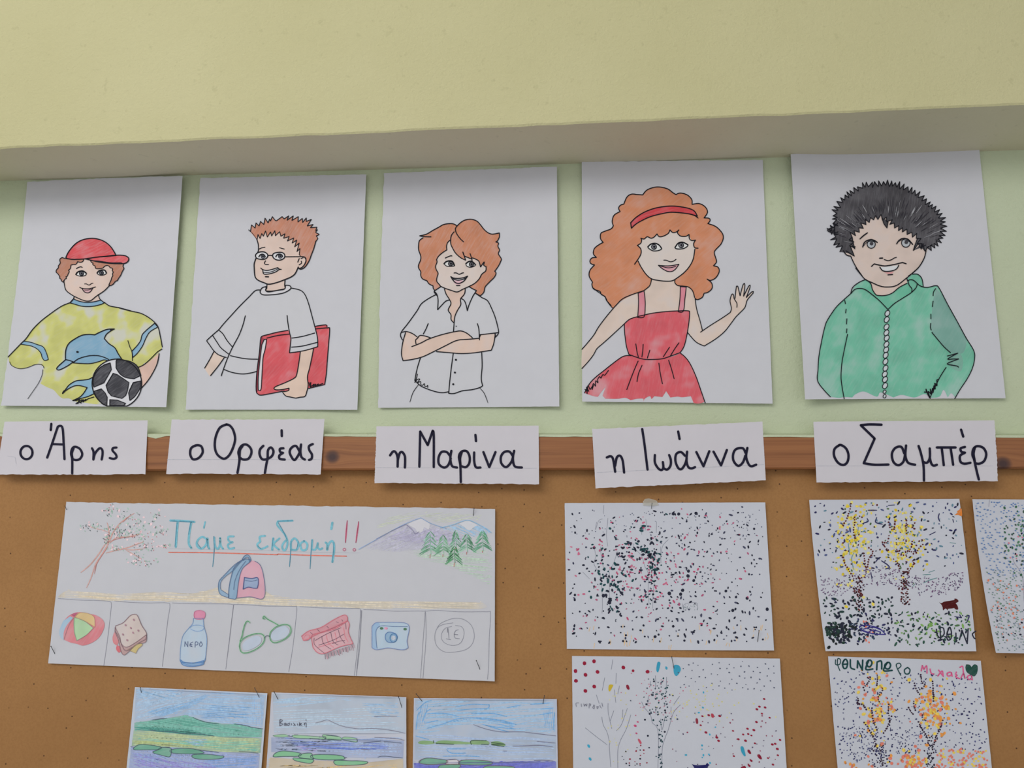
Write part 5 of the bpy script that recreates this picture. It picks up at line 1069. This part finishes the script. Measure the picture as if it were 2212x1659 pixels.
# upper left: black and crimson marks
p = dotsheet('dot drawing of bare trees in black and crimson marks, taped at its top', [(1219.6, 1086.6), (1653, 1085.3), (1672.1, 1405.3), (1224.4, 1401.9)], dict(r=0.003, b=0.001), dict(b=0.5))
scatter(p, 'a', 260, lambda: (U_(80, 2100), U_(150, 1500)), [BK, BK, (60, 62, 84)], 'black_marks', (0.8, 1.9), (1, 2.4), mind=45)
scatter(p, 'a', 150, lambda: (rnd.gauss(1250, 400), rnd.gauss(700, 260)), [BK, (60, 62, 84)], 'black_marks', (0.7, 1.8), (1, 2), mind=40)
scatter(p, 'a', 75, lambda: (rnd.gauss(480, 120), rnd.gauss(780, 190)), [TL, BK], 'black_marks', (1.1, 2.5), (1, 2.4))
scatter(p, 'a', 60, lambda: (rnd.gauss(895, 90), rnd.gauss(560, 130)), [TL, BK], 'black_marks', (1.1, 2.7), (1, 2.4))
scatter(p, 'a', 40, lambda: (rnd.gauss(930, 45), U_(700, 1150)), [TL, BK], 'black_marks', (0.8, 2.0), (1, 1.8))
scatter(p, 'a', 36, lambda: (rnd.gauss(510, 60), U_(820, 1200)), [TL, BK], 'black_marks', (0.9, 2.2), (1, 2.2))
scatter(p, 'a', 230, lambda: (rnd.gauss(900, 420), rnd.gauss(780, 300)), [MG, (160, 80, 112), (184, 96, 124)], 'crimson_marks', (0.85, 1.9), (1, 2.3))
scatter(p, 'a', 90, lambda: (U_(1750, 2050) if rnd.random() < .35 else U_(80, 1900), U_(150, 420)), [(80, 84, 108)], 'black_marks', (0.6, 1.1), (1, 1.6))
scatter(p, 'a', 60, lambda: (U_(90, 2100), U_(1150, 1500)), [BK], 'black_marks', (1.2, 2.2), (1, 2.0), mind=70)
for x, y, r in ((150,1013,2.4),(148,1063,2.3),(1358,866,2.8),(1245,965,3.2),(1110,997,3.6),(1225,1005,3.2),(1685,973,2.7),(1788,1035,2.3),(1900,1047,2.9),(1263,1477,2.2),(965,1437,2.9),(848,1323,2.1),(1148,1333,2.2),(640,1482,2.2),(1972,340,2.2),(1150,188,3.2),(1205,190,3.0),(1382,183,3.2),(910,610,4.0),(440,1020,3.4),(500,1090,3.6),(1755,1170,3.0),(2105,1158,3.2),(1300,820,3.4),(1305,770,3.0),(465,1015,3.0),(1320,480,1.8),(1870,1415,2.0),(1780,1395,2.1),(140,1360,2.2),(395,1485,2.1),(140,1405,1.8)):
    speck(p, 'a', x, y, r, BK, 'black_marks', 1.1)
for i in range(38):
    x, y = U_(90, 2120), U_(1310, 1530)
    p.ink([(1210+x/4.7064, 1070+y/4.7064), (1210+(x+U_(-14, 10))/4.7064, 1070+(y+U_(25, 60))/4.7064)], 1.1, 'orange_grass', (212, 176, 128), kind='stuff', level=5)
for q in ('445,100 440,190', '485,230 480,300 470,400 485,520', '370,270 360,350 390,260 430,240', '345,520 360,620 345,700 400,800 420,900 430,1100 425,1200', '410,520 420,640 445,760', '500,780 500,1000 505,1100', '580,570 540,700 480,780', '820,300 830,400', '870,240 875,300 862,360', '980,265 978,380', '740,490 760,540 830,620 860,720 895,800 895,1000 905,1100', '1100,450 1040,520 1020,650', '1020,520 1025,690', '960,860 945,1000 940,1150', '1530,100 1530,100', '1240,1100 1260,1170 1260,1110 1380,1090 1400,1140 1390,1165', '230,780 300,850'): p.ink('@a '+q, 0.7, 'pencil_tree', (120, 122, 136), level=3)
for i in range(30): speck(p, 'a', U_(1250, 1400), U_(1105, 1165), 0.6, (90, 110, 112), 'pencil_cow')
p.done()
# lower left: maroon dots
p = dotsheet('dot drawing with large maroon and sky blue spots above bare trees', [(1235.4, 1416.9), (1684.6, 1422.8), (1703, 1720), (1238.8, 1720)], dict(r=0.003))
MR, BLU, YL = (134, 28, 52), (56, 150, 182), (198, 172, 54)
for x, y in ((173,128),(268,108),(84,205),(303,214),(183,243),(88,303),(270,360),(182,403),(560,170),(801,212)): speck(p, 'b', x, y, 3.6, MR, 'maroon_spot#%d%d' % (x, y), 1.1)
speck(p, 'b', 657, 203, 2.7, MR, 'maroon_spot#657')
def blob(q, rgb, name): p.fill(name, '@b '+q, mat_pencil(rgb, 60, 0.08, 0.1))
blob('590,345 610,345 622,385 605,390 590,370', MR, 'maroon_spot'); blob('900,118 928,122 922,170 905,218 888,195', BLU, 'blue_spot'); blob('980,158 1000,170 995,192 980,185', BLU, 'blue_spot'); blob('1065,150 1110,148 1132,185 1115,230 1085,255 1062,220', BLU, 'blue_spot')
blob('418,345 458,345 440,385 425,408 412,395', YL, 'yellow_spot'); blob('1280,680 1300,680 1305,725 1285,728', MR, 'maroon_spot'); blob('1433,630 1455,632 1463,665 1440,668', (170, 50, 70), 'maroon_spot'); blob('705,880 722,885 742,920 730,932 710,905', (190, 84, 104), 'maroon_spot')
blob('1728,960 1755,962 1778,1050 1765,1055 1735,1010', BLU, 'blue_spot'); blob('1797,990 1815,990 1833,1025 1818,1030 1798,1010', MR, 'maroon_spot'); blob('1895,1038 1920,1038 1940,1080 1920,1082 1898,1060', MR, 'maroon_spot'); blob('1735,1160 1770,1150 1780,1180 1730,1185', MR, 'maroon_spot'); blob('1820,1080 1848,1100 1840,1112 1822,1100', MR, 'maroon_spot'); blob('1800,1125 1828,1150 1815,1160 1800,1145', MR, 'maroon_spot')
for x, y in ((1962,484),(1915,560),(1971,568),(1889,586),(1940,630),(1885,713),(1347,655),(1410,645),(1519,653),(1330,745),(1382,817),(1796,780),(1859,793),(1803,832),(1835,847),(1753,837),(1705,884),(1776,899),(1870,925),(2043,936),(2120,891),(2093,981),(2098,1044),(2050,1137),(2000,1072),(1652,801),(703,712),(678,750),(690,825),(1660,1052),(1508,900),(1490,866),(2017,670),(2072,930)): speck(p, 'b', x, y, U_(1.5, 2.3), MR if x > 720 else (178, 72, 110), 'maroon_marks', 1.4, 0.4)
scatter(p, 'b', 70, lambda: (U_(1100, 2080), U_(110, 400)), [(84, 88, 108)], 'black_marks', (0.9, 1.4), (1, 1.5), mind=60)
scatter(p, 'b', 60, lambda: (rnd.gauss(1350, 230), rnd.gauss(530, 90)), [(196, 190, 130)], 'yellow_marks', (0.9, 1.6), (1, 1.4)); scatter(p, 'b', 25, lambda: (U_(400, 640), U_(420, 1150)), [(196, 190, 130)], 'yellow_marks', (0.8, 1.4), (1, 1.5))
scatter(p, 'b', 70, lambda: (rnd.gauss(920, 75), U_(270, 700)), [TL, (60, 70, 86)], 'black_marks', (0.9, 1.7), (1, 1.4)); scatter(p, 'b', 60, lambda: (rnd.gauss(928, 16), U_(700, 1600)), [TL, (60, 74, 86)], 'black_marks', (1.0, 1.6), (1, 1.3))
scatter(p, 'b', 60, lambda: (rnd.gauss(900, 130), rnd.gauss(450, 130)), [(176, 96, 120)], 'maroon_marks', (0.7, 1.1), (1, 1.4)); scatter(p, 'b', 80, lambda: (U_(1050, 2080), U_(620, 1500)), [(80, 70, 96), (130, 60, 84)], 'black_marks', (0.8, 1.4), (1, 1.5), mind=50); scatter(p, 'b', 12, lambda: (rnd.gauss(1300, 120), U_(400, 1130)), [BLU], 'blue_marks', (1.3, 1.9), (1, 1.6)); scatter(p, 'b', 22, lambda: (U_(540, 830), U_(930, 1180)), [BK, MR], 'black_marks', (0.9, 1.6), (1, 1.3))
for x, y in ((775,690),(804,850),(865,308),(822,632),(789,536),(972,810),(975,597)): speck(p, 'b', x, y, 2.0, BK, 'black_marks')
for x, y in ((215,952),(229,1081)): speck(p, 'b', x, y, 2.4, BLU, 'blue_marks', 1.6, 1.0)
for q in ('455,90 440,190', '490,225 485,330', '375,270 350,400', '345,660 360,740 400,820 425,930 | 420,960 435,1165', '408,525 410,620 445,780', '465,600 430,700', '470,390 485,520', '522,350 505,435', '290,440 320,530', '635,640 590,780 530,900 505,1000 505,1170', '600,575 540,740 490,800', '555,590 550,680', '878,250 882,310 878,380', '830,305 830,350', '990,265 985,430', '742,510 770,570 825,630 | 838,670 850,720 905,810 905,1170', '810,455 800,550', '880,570 885,640', '1120,455 1060,540', '1035,560 1035,640', '1130,540 1060,620 1010,780 950,960 945,1170', '930,680 945,790 975,660', '180,770 280,850 400,940'): p.ink('@b '+q, 0.85, 'pencil_tree', (112, 114, 130), level=3)
for q in ('92,560 88,525 118,522', '140,530 143,560', '165,530 172,555 182,535 192,555 198,530', '218,575 222,530 235,535 228,555', '262,540 272,545 268,580 255,570 265,545', '295,555 300,580 312,560 300,555', '325,545 332,565 342,575', '345,520 355,560'): p.ink('@b '+q, 1.0, 'written_name', (100, 100, 116))
p.fill('blue_cow', '@b 1240,1130 1270,1140 1310,1143 1380,1138 | 1395,1120 1410,1135 1422,1140 | 1400,1160 1395,1230 1270,1230 1265,1165 |', mat_pencil((34, 34, 92), 20, 0.05, 0.1))
p.done()
# upper right: yellow trees
p = dotsheet('dot drawing of two yellow trees with a brown cow and a blue pond', [(1747.9, 1079.8), (2072.3, 1077.7), (2109.1, 1406.9), (1783.3, 1406.5)], dict(r=0.004, l=0.002, b=0.003), dict(l=-2.5, r=1.5))
NV = (44, 44, 84)
Y1, Y2, BR = (212, 190, 84), (198, 176, 50), (84, 34, 36)
scatter(p, 'c', 200, lambda: (U_(80, 1640), U_(60, 760)), [NV, BK, (90, 124, 142), (70, 80, 120)], 'blue_marks', (0.9, 2.0), (1, 2.8), mind=46)
scatter(p, 'c', 160, lambda: (rnd.gauss(490, 95), rnd.gauss(430, 240)), [Y1, Y2, (206, 196, 120)], 'yellow_leaves', (1.3, 3.0), (1, 1.7)); scatter(p, 'c', 150, lambda: (rnd.gauss(1030, 110), rnd.gauss(430, 200)), [Y1, Y2, (206, 196, 120)], 'yellow_leaves', (1.2, 2.7), (1, 1.7))
scatter(p, 'c', 45, lambda: (rnd.gauss(490, 90), rnd.gauss(430, 200)), [(70, 96, 60), BR], 'twig_marks', (1.1, 1.8), (1, 1.8)); scatter(p, 'c', 60, lambda: (rnd.gauss(1040, 100), rnd.gauss(450, 190)), [(70, 96, 60), BR], 'twig_marks', (1.1, 1.8), (1, 1.8))
def dotline(fr, pts, step, r, col, part):
    P = curve('@%s %s' % (fr, pts)); acc = 0
    for a, b in zip(P, P[1:]):
        acc += math.dist(a, b)
        if acc > step: acc = 0; p.dot(b[0]+U_(-.4, .4), b[1]+U_(-.4, .4), r*U_(.8, 1.25), part, col, sx=U_(1, 1.5), tilt=U_(0, 3), kind='stuff', level=8, n=7)
for q in ('475,60 460,150 430,240 380,330', '510,200 510,290 500,370 520,460', '380,620 410,710 460,790 510,880', '640,530 700,590 660,660 640,760 610,860', '600,580 610,640 620,720', '860,260 880,340 920,350 930,260', '870,400 850,490 800,490 830,540 870,580', '1050,240 1045,320 1050,410', '1110,450 1100,540 1080,580 1160,590', '1210,430 1150,520', '1240,490 1180,550 1150,600', '940,540 960,590 1000,620 1060,620', '900,650 950,700 980,770', '1130,680 1110,740 1060,800', '1050,580 1045,690'): dotline('c', q, 4.2, 1.7, BR, 'branch_marks')
scatter(p, 'c', 46, lambda: (rnd.gauss(555, 22), U_(850, 1190)), [BR, (60, 28, 34), (44, 26, 34)], 'trunk_marks', (1.2, 2.1), (1, 1.7), mind=22); scatter(p, 'c', 50, lambda: (rnd.gauss(1035, 20), U_(790, 1140)), [BR, (60, 28, 34), (44, 26, 34)], 'trunk_marks', (1.2, 2.1), (1, 1.7), mind=22)
scatter(p, 'c', 330, lambda: (lambda x: (x, 860+60*math.sin(x*0.006)+U_(-70, 130)))(U_(140, 1640)), [(96, 72, 104), (110, 84, 116), (70, 60, 90)], 'violet_hills', (0.7, 1.15), (1, 2.6), mind=14)
scatter(p, 'c', 70, lambda: (U_(180, 900), U_(1060, 1260)), [BK, (34, 56, 54)], 'dark_grass', (1.3, 2.6), (1, 2.3), mind=40)
scatter(p, 'c', 95, lambda: (rnd.gauss(340, 75), rnd.gauss(1400, 65)), [(28, 34, 36), BK, (34, 56, 50)], 'dark_grass', (1.7, 3.2), (1, 1.9), mind=16); scatter(p, 'c', 120, lambda: (rnd.gauss(640, 150), rnd.gauss(1390, 70)), [BK, NV, (44, 60, 80)], 'dark_grass', (1.1, 2.1), (1, 2))
scatter(p, 'c', 150, lambda: (U_(930, 1720), U_(1210, 1560)), [(70, 104, 66), (40, 74, 62), (110, 150, 80), BK], 'green_grass', (1.1, 2.2), (1, 2.6), mind=18); scatter(p, 'c', 14, lambda: (U_(600, 720), U_(1290, 1530)), [(206, 110, 90)], 'orange_marks', (1.2, 1.8), (1, 1.6))
for q in ('560,1360 640,1350 760,1380 830,1440', '560,1370 600,1410 720,1440 830,1445', '600,1390 700,1370 790,1400', '590,1400 700,1440', '640,1430 700,1400 780,1420'): p.ink('@c '+q, 2.0, 'blue_pond', (54, 48, 120), level=9)
for q in ('740,230 730,280 800,300', '650,155 740,155', '860,105 925,100', '640,240 650,270 600,290', '1390,190 1380,230 1395,270', '1290,410 1350,380', '730,690 760,650 780,645', '790,680 850,720 870,750 830,765', '680,800 690,870', '1550,1260 1620,1270 | 1600,1240', '1660,1260 1700,1250 1680,1310', '275,1065 325,1115', '630,1085 670,1085', '1530,250 1540,280'): p.ink('@c '+q, 2.2, 'blue_strokes', NV, taper=.3, level=9, kind='stuff')
for q in ('1225,910 1290,880 1365,858', '1220,825 1300,820', '1280,800 1340,780', '1110,950 1140,920', '550,330 540,400', '500,600 480,660 500,770', '445,500 460,620', '1500,490 1560,500'): p.ink('@c '+q, 1.5, 'teal_strokes', (88, 128, 130), taper=.3, level=9, kind='stuff')
p.fill('brown_cow', '@c 1385,1105 1410,1120 1440,1105 1500,1095 1550,1085 1545,1075 1570,1075 1590,1100 1560,1120 | 1580,1150 1585,1185 1560,1185 1545,1170 | 1520,1175 1480,1180 1475,1195 | 1455,1175 1430,1195 1425,1165 | 1415,1140 |', mat_pencil((78, 24, 26), 20, 0.05, 0.1))
p.fill('orange_leaf', '@c 1548,205 1580,180 | 1575,165 1600,150 | 1605,135 1622,140 | 1626,212 1590,205 |', mat_pencil((226, 122, 50), 50, 0.15, 0.2))
for i, q in enumerate(('1360,1390 1370,1450 1400,1480 1440,1440 1435,1380 | 1400,1380 1405,1500', '1480,1390 1500,1370 1515,1420 1510,1490 1475,1500 1470,1440 1490,1380 | 1470,1440 1515,1440', '1562,1430 1566,1520', '1600,1500 1625,1400 | 1680,1540 | 1690,1385', '1770,1410 1735,1440 1750,1480 1765,1490')): p.ink('@c '+q, 2.4, 'autumn_letter#%d' % i, BK, level=10)
p.done()
# lower right: orange trees
p = dotsheet('dot drawing of two orange trees under green and crimson lettering and a green heart', [(1788.7, 1417.8), (2118.6, 1427.4), (2149, 1720), (1815, 1720)], dict(r=0.003, l=0.001), dict(l=-0.5))
scatter(p, 'd', 380, lambda: (U_(90, 2100), U_(240, 1300)), [NV, (50, 50, 92), (76, 80, 120)], 'navy_marks', (0.8, 1.5), (1, 1.9), mind=46); scatter(p, 'd', 130, lambda: (U_(200, 700), U_(950, 1420)), [NV, (76, 80, 120)], 'navy_marks', (0.7, 1.3), (1, 1.9)); scatter(p, 'd', 80, lambda: (U_(850, 1350), U_(950, 1300)), [NV, (76, 80, 120)], 'navy_marks', (0.7, 1.2), (1, 1.9))
OR, OY, OC = (220, 140, 70), (212, 184, 84), (204, 116, 100)
scatter(p, 'd', 110, lambda: (rnd.gauss(690, 130), rnd.gauss(680, 240)), [OY, OY, OC, OR], 'orange_leaves', (1.5, 3.2), (1, 1.5)); scatter(p, 'd', 120, lambda: (rnd.gauss(1390, 120), rnd.gauss(750, 190)), [OY, OR, OR, OC], 'orange_leaves', (1.5, 3.6), (1, 1.5))
scatter(p, 'd', 80, lambda: (U_(1440, 2140), U_(1230, 1500)), [OC, OC, OY], 'orange_leaves', (1.6, 2.7), (1, 1.4), mind=30); scatter(p, 'd', 80, lambda: (rnd.gauss(1150, 130), rnd.gauss(1440, 100)), [OR, OY, OC], 'orange_leaves', (1.8, 3.4), (1, 1.5)); scatter(p, 'd', 60, lambda: (U_(200, 700), U_(1400, 1850)), [OC, OR], 'orange_leaves', (1.8, 3.0), (1, 1.4))
for q in ('685,260 690,330 680,420', '540,330 600,320 560,400 510,450 530,500', '760,430 750,500 700,570 715,640', '430,560 440,620 430,660 500,670 550,740', '615,690 625,800 640,900 680,980 685,1020', '500,880 560,960 620,1060 660,1150 670,1200', '840,640 830,760 850,870 830,930 800,990 760,1050', '890,760 850,880', '1245,260 1260,370 1300,420 1230,480', '1400,340 1410,500 1415,640', '1165,370 1190,470 1240,540', '1165,600 1160,680 1180,740', '1080,680 1120,760 1160,800', '1265,740 1275,870', '1210,870 1260,980 1330,1080 1350,1180', '1540,850 1500,980 1450,1080 1420,1190'): dotline('d', q, 4.0, 1.7, (52, 34, 52), 'branch_marks')
scatter(p, 'd', 100, lambda: (rnd.gauss(735, 48), U_(1170, 1800)), [(44, 30, 48), NV], 'trunk_marks', (1.0, 1.7), (1, 1.6), mind=22); scatter(p, 'd', 85, lambda: (rnd.gauss(1385, 32), U_(1060, 1800)), [(44, 30, 48), BK], 'trunk_marks', (1.0, 1.7), (1, 1.6), mind=22)
DG = (28, 64, 66)
for i, (q, w) in enumerate((('150,90 150,150 200,150 215,95 180,75 175,150 205,230', 1.8), ('265,90 240,140 255,200 290,195 305,130 285,85 262,92 | 240,145 305,145', 3.0), ('340,90 345,190 395,215', 3.0), ('430,195 435,105 | 495,225 | 500,95', 3.2), ('580,95 550,130 570,180 600,175 620,130 600,95 580,95 | 540,212 630,210', 3.2), ('680,220 685,120 | 740,110 745,210', 3.2), ('820,125 785,160 800,205 840,205 860,160 840,125 815,130 | 770,230 880,228', 3.2), ('990,290 945,200 935,150 975,135 995,170 960,205', 2.0), ('1080,190 1040,220 1050,270 1095,270 1110,220 1080,190', 2.4))):
    p.ink('@d '+q, w, 'autumn_letter#%d' % i, DG, level=12)
for i, q in enumerate(('1255,235 1270,165 | 1290,215 | 1325,170 1330,265', '1370,210 1385,265 1420,275', '1480,225 1540,305 | 1525,235 1470,300', '1630,250 1590,265 1600,300 1640,290 1645,255 1655,305', '1710,250 1700,280 1720,290 | 1700,310 1750,335', '1755,190 1790,175 1800,250 1820,330 | 1800,270 1770,325', '1880,290 1850,310 1870,345 1910,335 1905,300 1915,350')): p.ink('@d '+q, 2.4, 'name_letter#%d' % i, (196, 84, 128), level=12)
p.fill('green_heart', '@d 1835,150 1880,155 1905,185 | 1940,150 1980,165 1985,220 1975,270 | 1940,305 1890,285 1840,245 1825,190 |', mat_pencil((34, 74, 66), 40, 0.1, 0.15))
p.done()
# far right, cut by the frame
p = dotsheet('dot drawing with rows of small blue and green dots at the right edge', [(2100.6, 1078.4), (2400, 1080), (2452, 1414), (2151.6, 1410.4)], dict(l=0.009, bl=0.006, b=0.002), dict(l=-5))
bd = [(104, 132, 172), (90, 118, 164)]
scatter(p, 'e', 190, lambda: (U_(115, 620), U_(100, 850)), bd, 'blue_marks', (0.9, 1.4), (1.2, 1.9), tilt=lambda: U_(-.2, .5), mind=26)
scatter(p, 'e', 220, lambda: (U_(200, 640), U_(790, 1600)), [(96, 128, 110), (104, 120, 130)], 'green_marks', (0.8, 1.2), (1.2, 2.0), tilt=lambda: U_(0, .8), mind=24)
scatter(p, 'e', 40, lambda: (U_(230, 640), U_(880, 1500)), [(206, 116, 84), (200, 124, 112)], 'orange_marks', (1.1, 1.8), (1, 1.6), mind=40); scatter(p, 'e', 12, lambda: (U_(230, 640), U_(880, 1500)), [BK], 'black_marks', (1.3, 1.9), (1, 1.5))
scatter(p, 'e', 90, lambda: (U_(410, 800), rnd.gauss(430, 170)), [(74, 116, 90), (52, 92, 70), (60, 80, 70)], 'tree_marks', (1.4, 2.3), (1, 1.7), mind=24); scatter(p, 'e', 12, lambda: (U_(440, 640), U_(300, 700)), [(196, 110, 128), BK], 'tree_marks', (1.1, 1.8), (1, 1.4))
scatter(p, 'e', 300, lambda: (U_(640, 1900), U_(100, 1550)), bd+[(96, 128, 110)], 'blue_marks', (0.9, 1.4), (1.2, 1.9), mind=30)
p.ink('@e 490,660 520,730 570,800 600,900 610,1100', 0.9, 'pencil_tree', (140, 136, 150), level=3); p.ink('@e 265,90 258,160', 0.8, 'pencil_tree', (140, 136, 150), level=3)
p.done()

# ------------------------------------------------------------------ pins and tape
def steel():
    if 'steel' in _mats: return _mats['steel']
    m, nt, b = new_mat('dark_steel', 0.35); b.inputs['Metallic'].default_value = 0.7
    nt.links.new(ramp(nt, noise(nt, coords(nt), 200, 2), [(0.3, (0.06,0.06,0.07,1)), (0.7, (0.11,0.11,0.12,1))]), b.inputs['Base Color'])
    _mats['steel'] = m; return m
def pin(label, tip, head, dt, dh, k=1.0):
    a, b = at(tip[0], tip[1], dt), at(head[0], head[1], dh)
    r = bpy.data.objects.new('pin', None); COL.objects.link(r); r.location = a; r.empty_display_size = 0.01
    tag(r, label, 'pin', 'thin steel pins holding the drawings on the pinboard')
    ax = (b-a).normalized(); u = ax.orthogonal().normalized(); v = ax.cross(u)
    V = []; F = []; n = 8
    for t, rad in ((0, 0.00008), (0.12, 0.00033), (1.0, 0.00036)):
        for i in range(n):
            c = 2*math.pi*i/n; V.append(a+(b-a)*t+(u*math.cos(c)+v*math.sin(c))*rad*k)
    for s_ in range(2):
        for i in range(n): F.append((s_*n+i, s_*n+(i+1) % n, (s_+1)*n+(i+1) % n, (s_+1)*n+i))
    F += [tuple(range(n-1, -1, -1)), tuple(range(2*n, 3*n))]
    link_mesh('shaft', V, F, steel(), r, a, smooth=True)
    bm = bmesh.new(); bmesh.ops.create_uvsphere(bm, u_segments=10, v_segments=6, radius=0.00062*k)
    for w in bm.verts: w.co += b-a
    me = bpy.data.meshes.new('head'); bm.to_mesh(me); bm.free(); me.materials.append(steel())
    o = bpy.data.objects.new('head', me); COL.objects.link(o); o.parent = r
S = D1+0.003
pin('pin in the lower left corner of the excursion banner', (123, 1421), (110, 1396), D1, S+0.004)
pin('pin in the lower right corner of the excursion banner', (1040, 1454), (1029, 1427), D1+0.002, S+0.006)
pin('pin through the top right edge of the excursion banner', (1022, 1119), (1024, 1098), D1+0.001, S+0.004)
pin('pin through the top left corner of the excursion banner', (144.5, 1103), (141.5, 1095), D1, S+0.002, 0.8)
pin('pin at the top left of the green hill landscape', (306, 1498.5), (303, 1485), D1, S+0.002, 0.9)
pin('pin at the top right of the green hill landscape', (561, 1508.5), (550, 1486), D1+0.002, S+0.005, 0.9)
pin('pin at the top left of the signed landscape', (601, 1512), (592, 1494), D1, S+0.004)
pin('pin at the top right of the signed landscape', (869.5, 1533), (861, 1505), D1+0.002, S+0.006)
pin('pin at the top left of the scribbled sky landscape', (914, 1517.5), (899, 1499), D1, S+0.003)
pin('pin at the top right of the scribbled sky landscape', (1172.5, 1522), (1176, 1503), D1+0.001, S+0.004)
pin('pin through the taped top edge of the black and crimson dot drawing', (1407, 1099.5), (1408.5, 1087), D1, S+0.003, 0.9)
pin('pin in the lower right corner of the black and crimson dot drawing', (1636, 1390), (1639.5, 1362), D1+0.002, S+0.005)
pin('pin beside the large blue spot of the maroon dot drawing', (1456, 1445), (1451, 1419), D1, S+0.004)
def tape():
    m, nt, b = new_mat('clear_tape', 0.25)
    b.inputs['Base Color'].default_value = (0.75, 0.72, 0.62, 1); b.inputs['Specular IOR Level'].default_value = 0.5
    tr = nt.nodes.new('ShaderNodeBsdfTransparent'); mx = nt.nodes.new('ShaderNodeMixShader'); mx.inputs[0].default_value = 0.38
    nt.links.new(tr.outputs[0], mx.inputs[1]); nt.links.new(b.outputs[0], mx.inputs[2]); nt.links.new(mx.outputs[0], nt.nodes['Material Output'].inputs['Surface'])
    P = [(1389, 1083), (1393, 1078), (1401, 1076.5), (1412, 1079), (1419, 1082), (1423, 1091), (1411, 1093), (1389, 1092)]
    V = [at(x, y, D1+(0.0012 if y > 1085 else 0.0004)) for x, y in P]; n = len(V)
    V += [v+Vector((0, -0.0002, 0)) for v in V]
    F = [tuple(range(n)), tuple(range(2*n-1, n-1, -1))]+[(i, (i+1) % n, (i+1) % n+n, i+n) for i in range(n)]
    org = at(1406, 1092, D1)
    tag(link_mesh('tape', V, F, m, None, org), 'clear sticky tape at the top of the black and crimson dot drawing', 'tape')
tape()
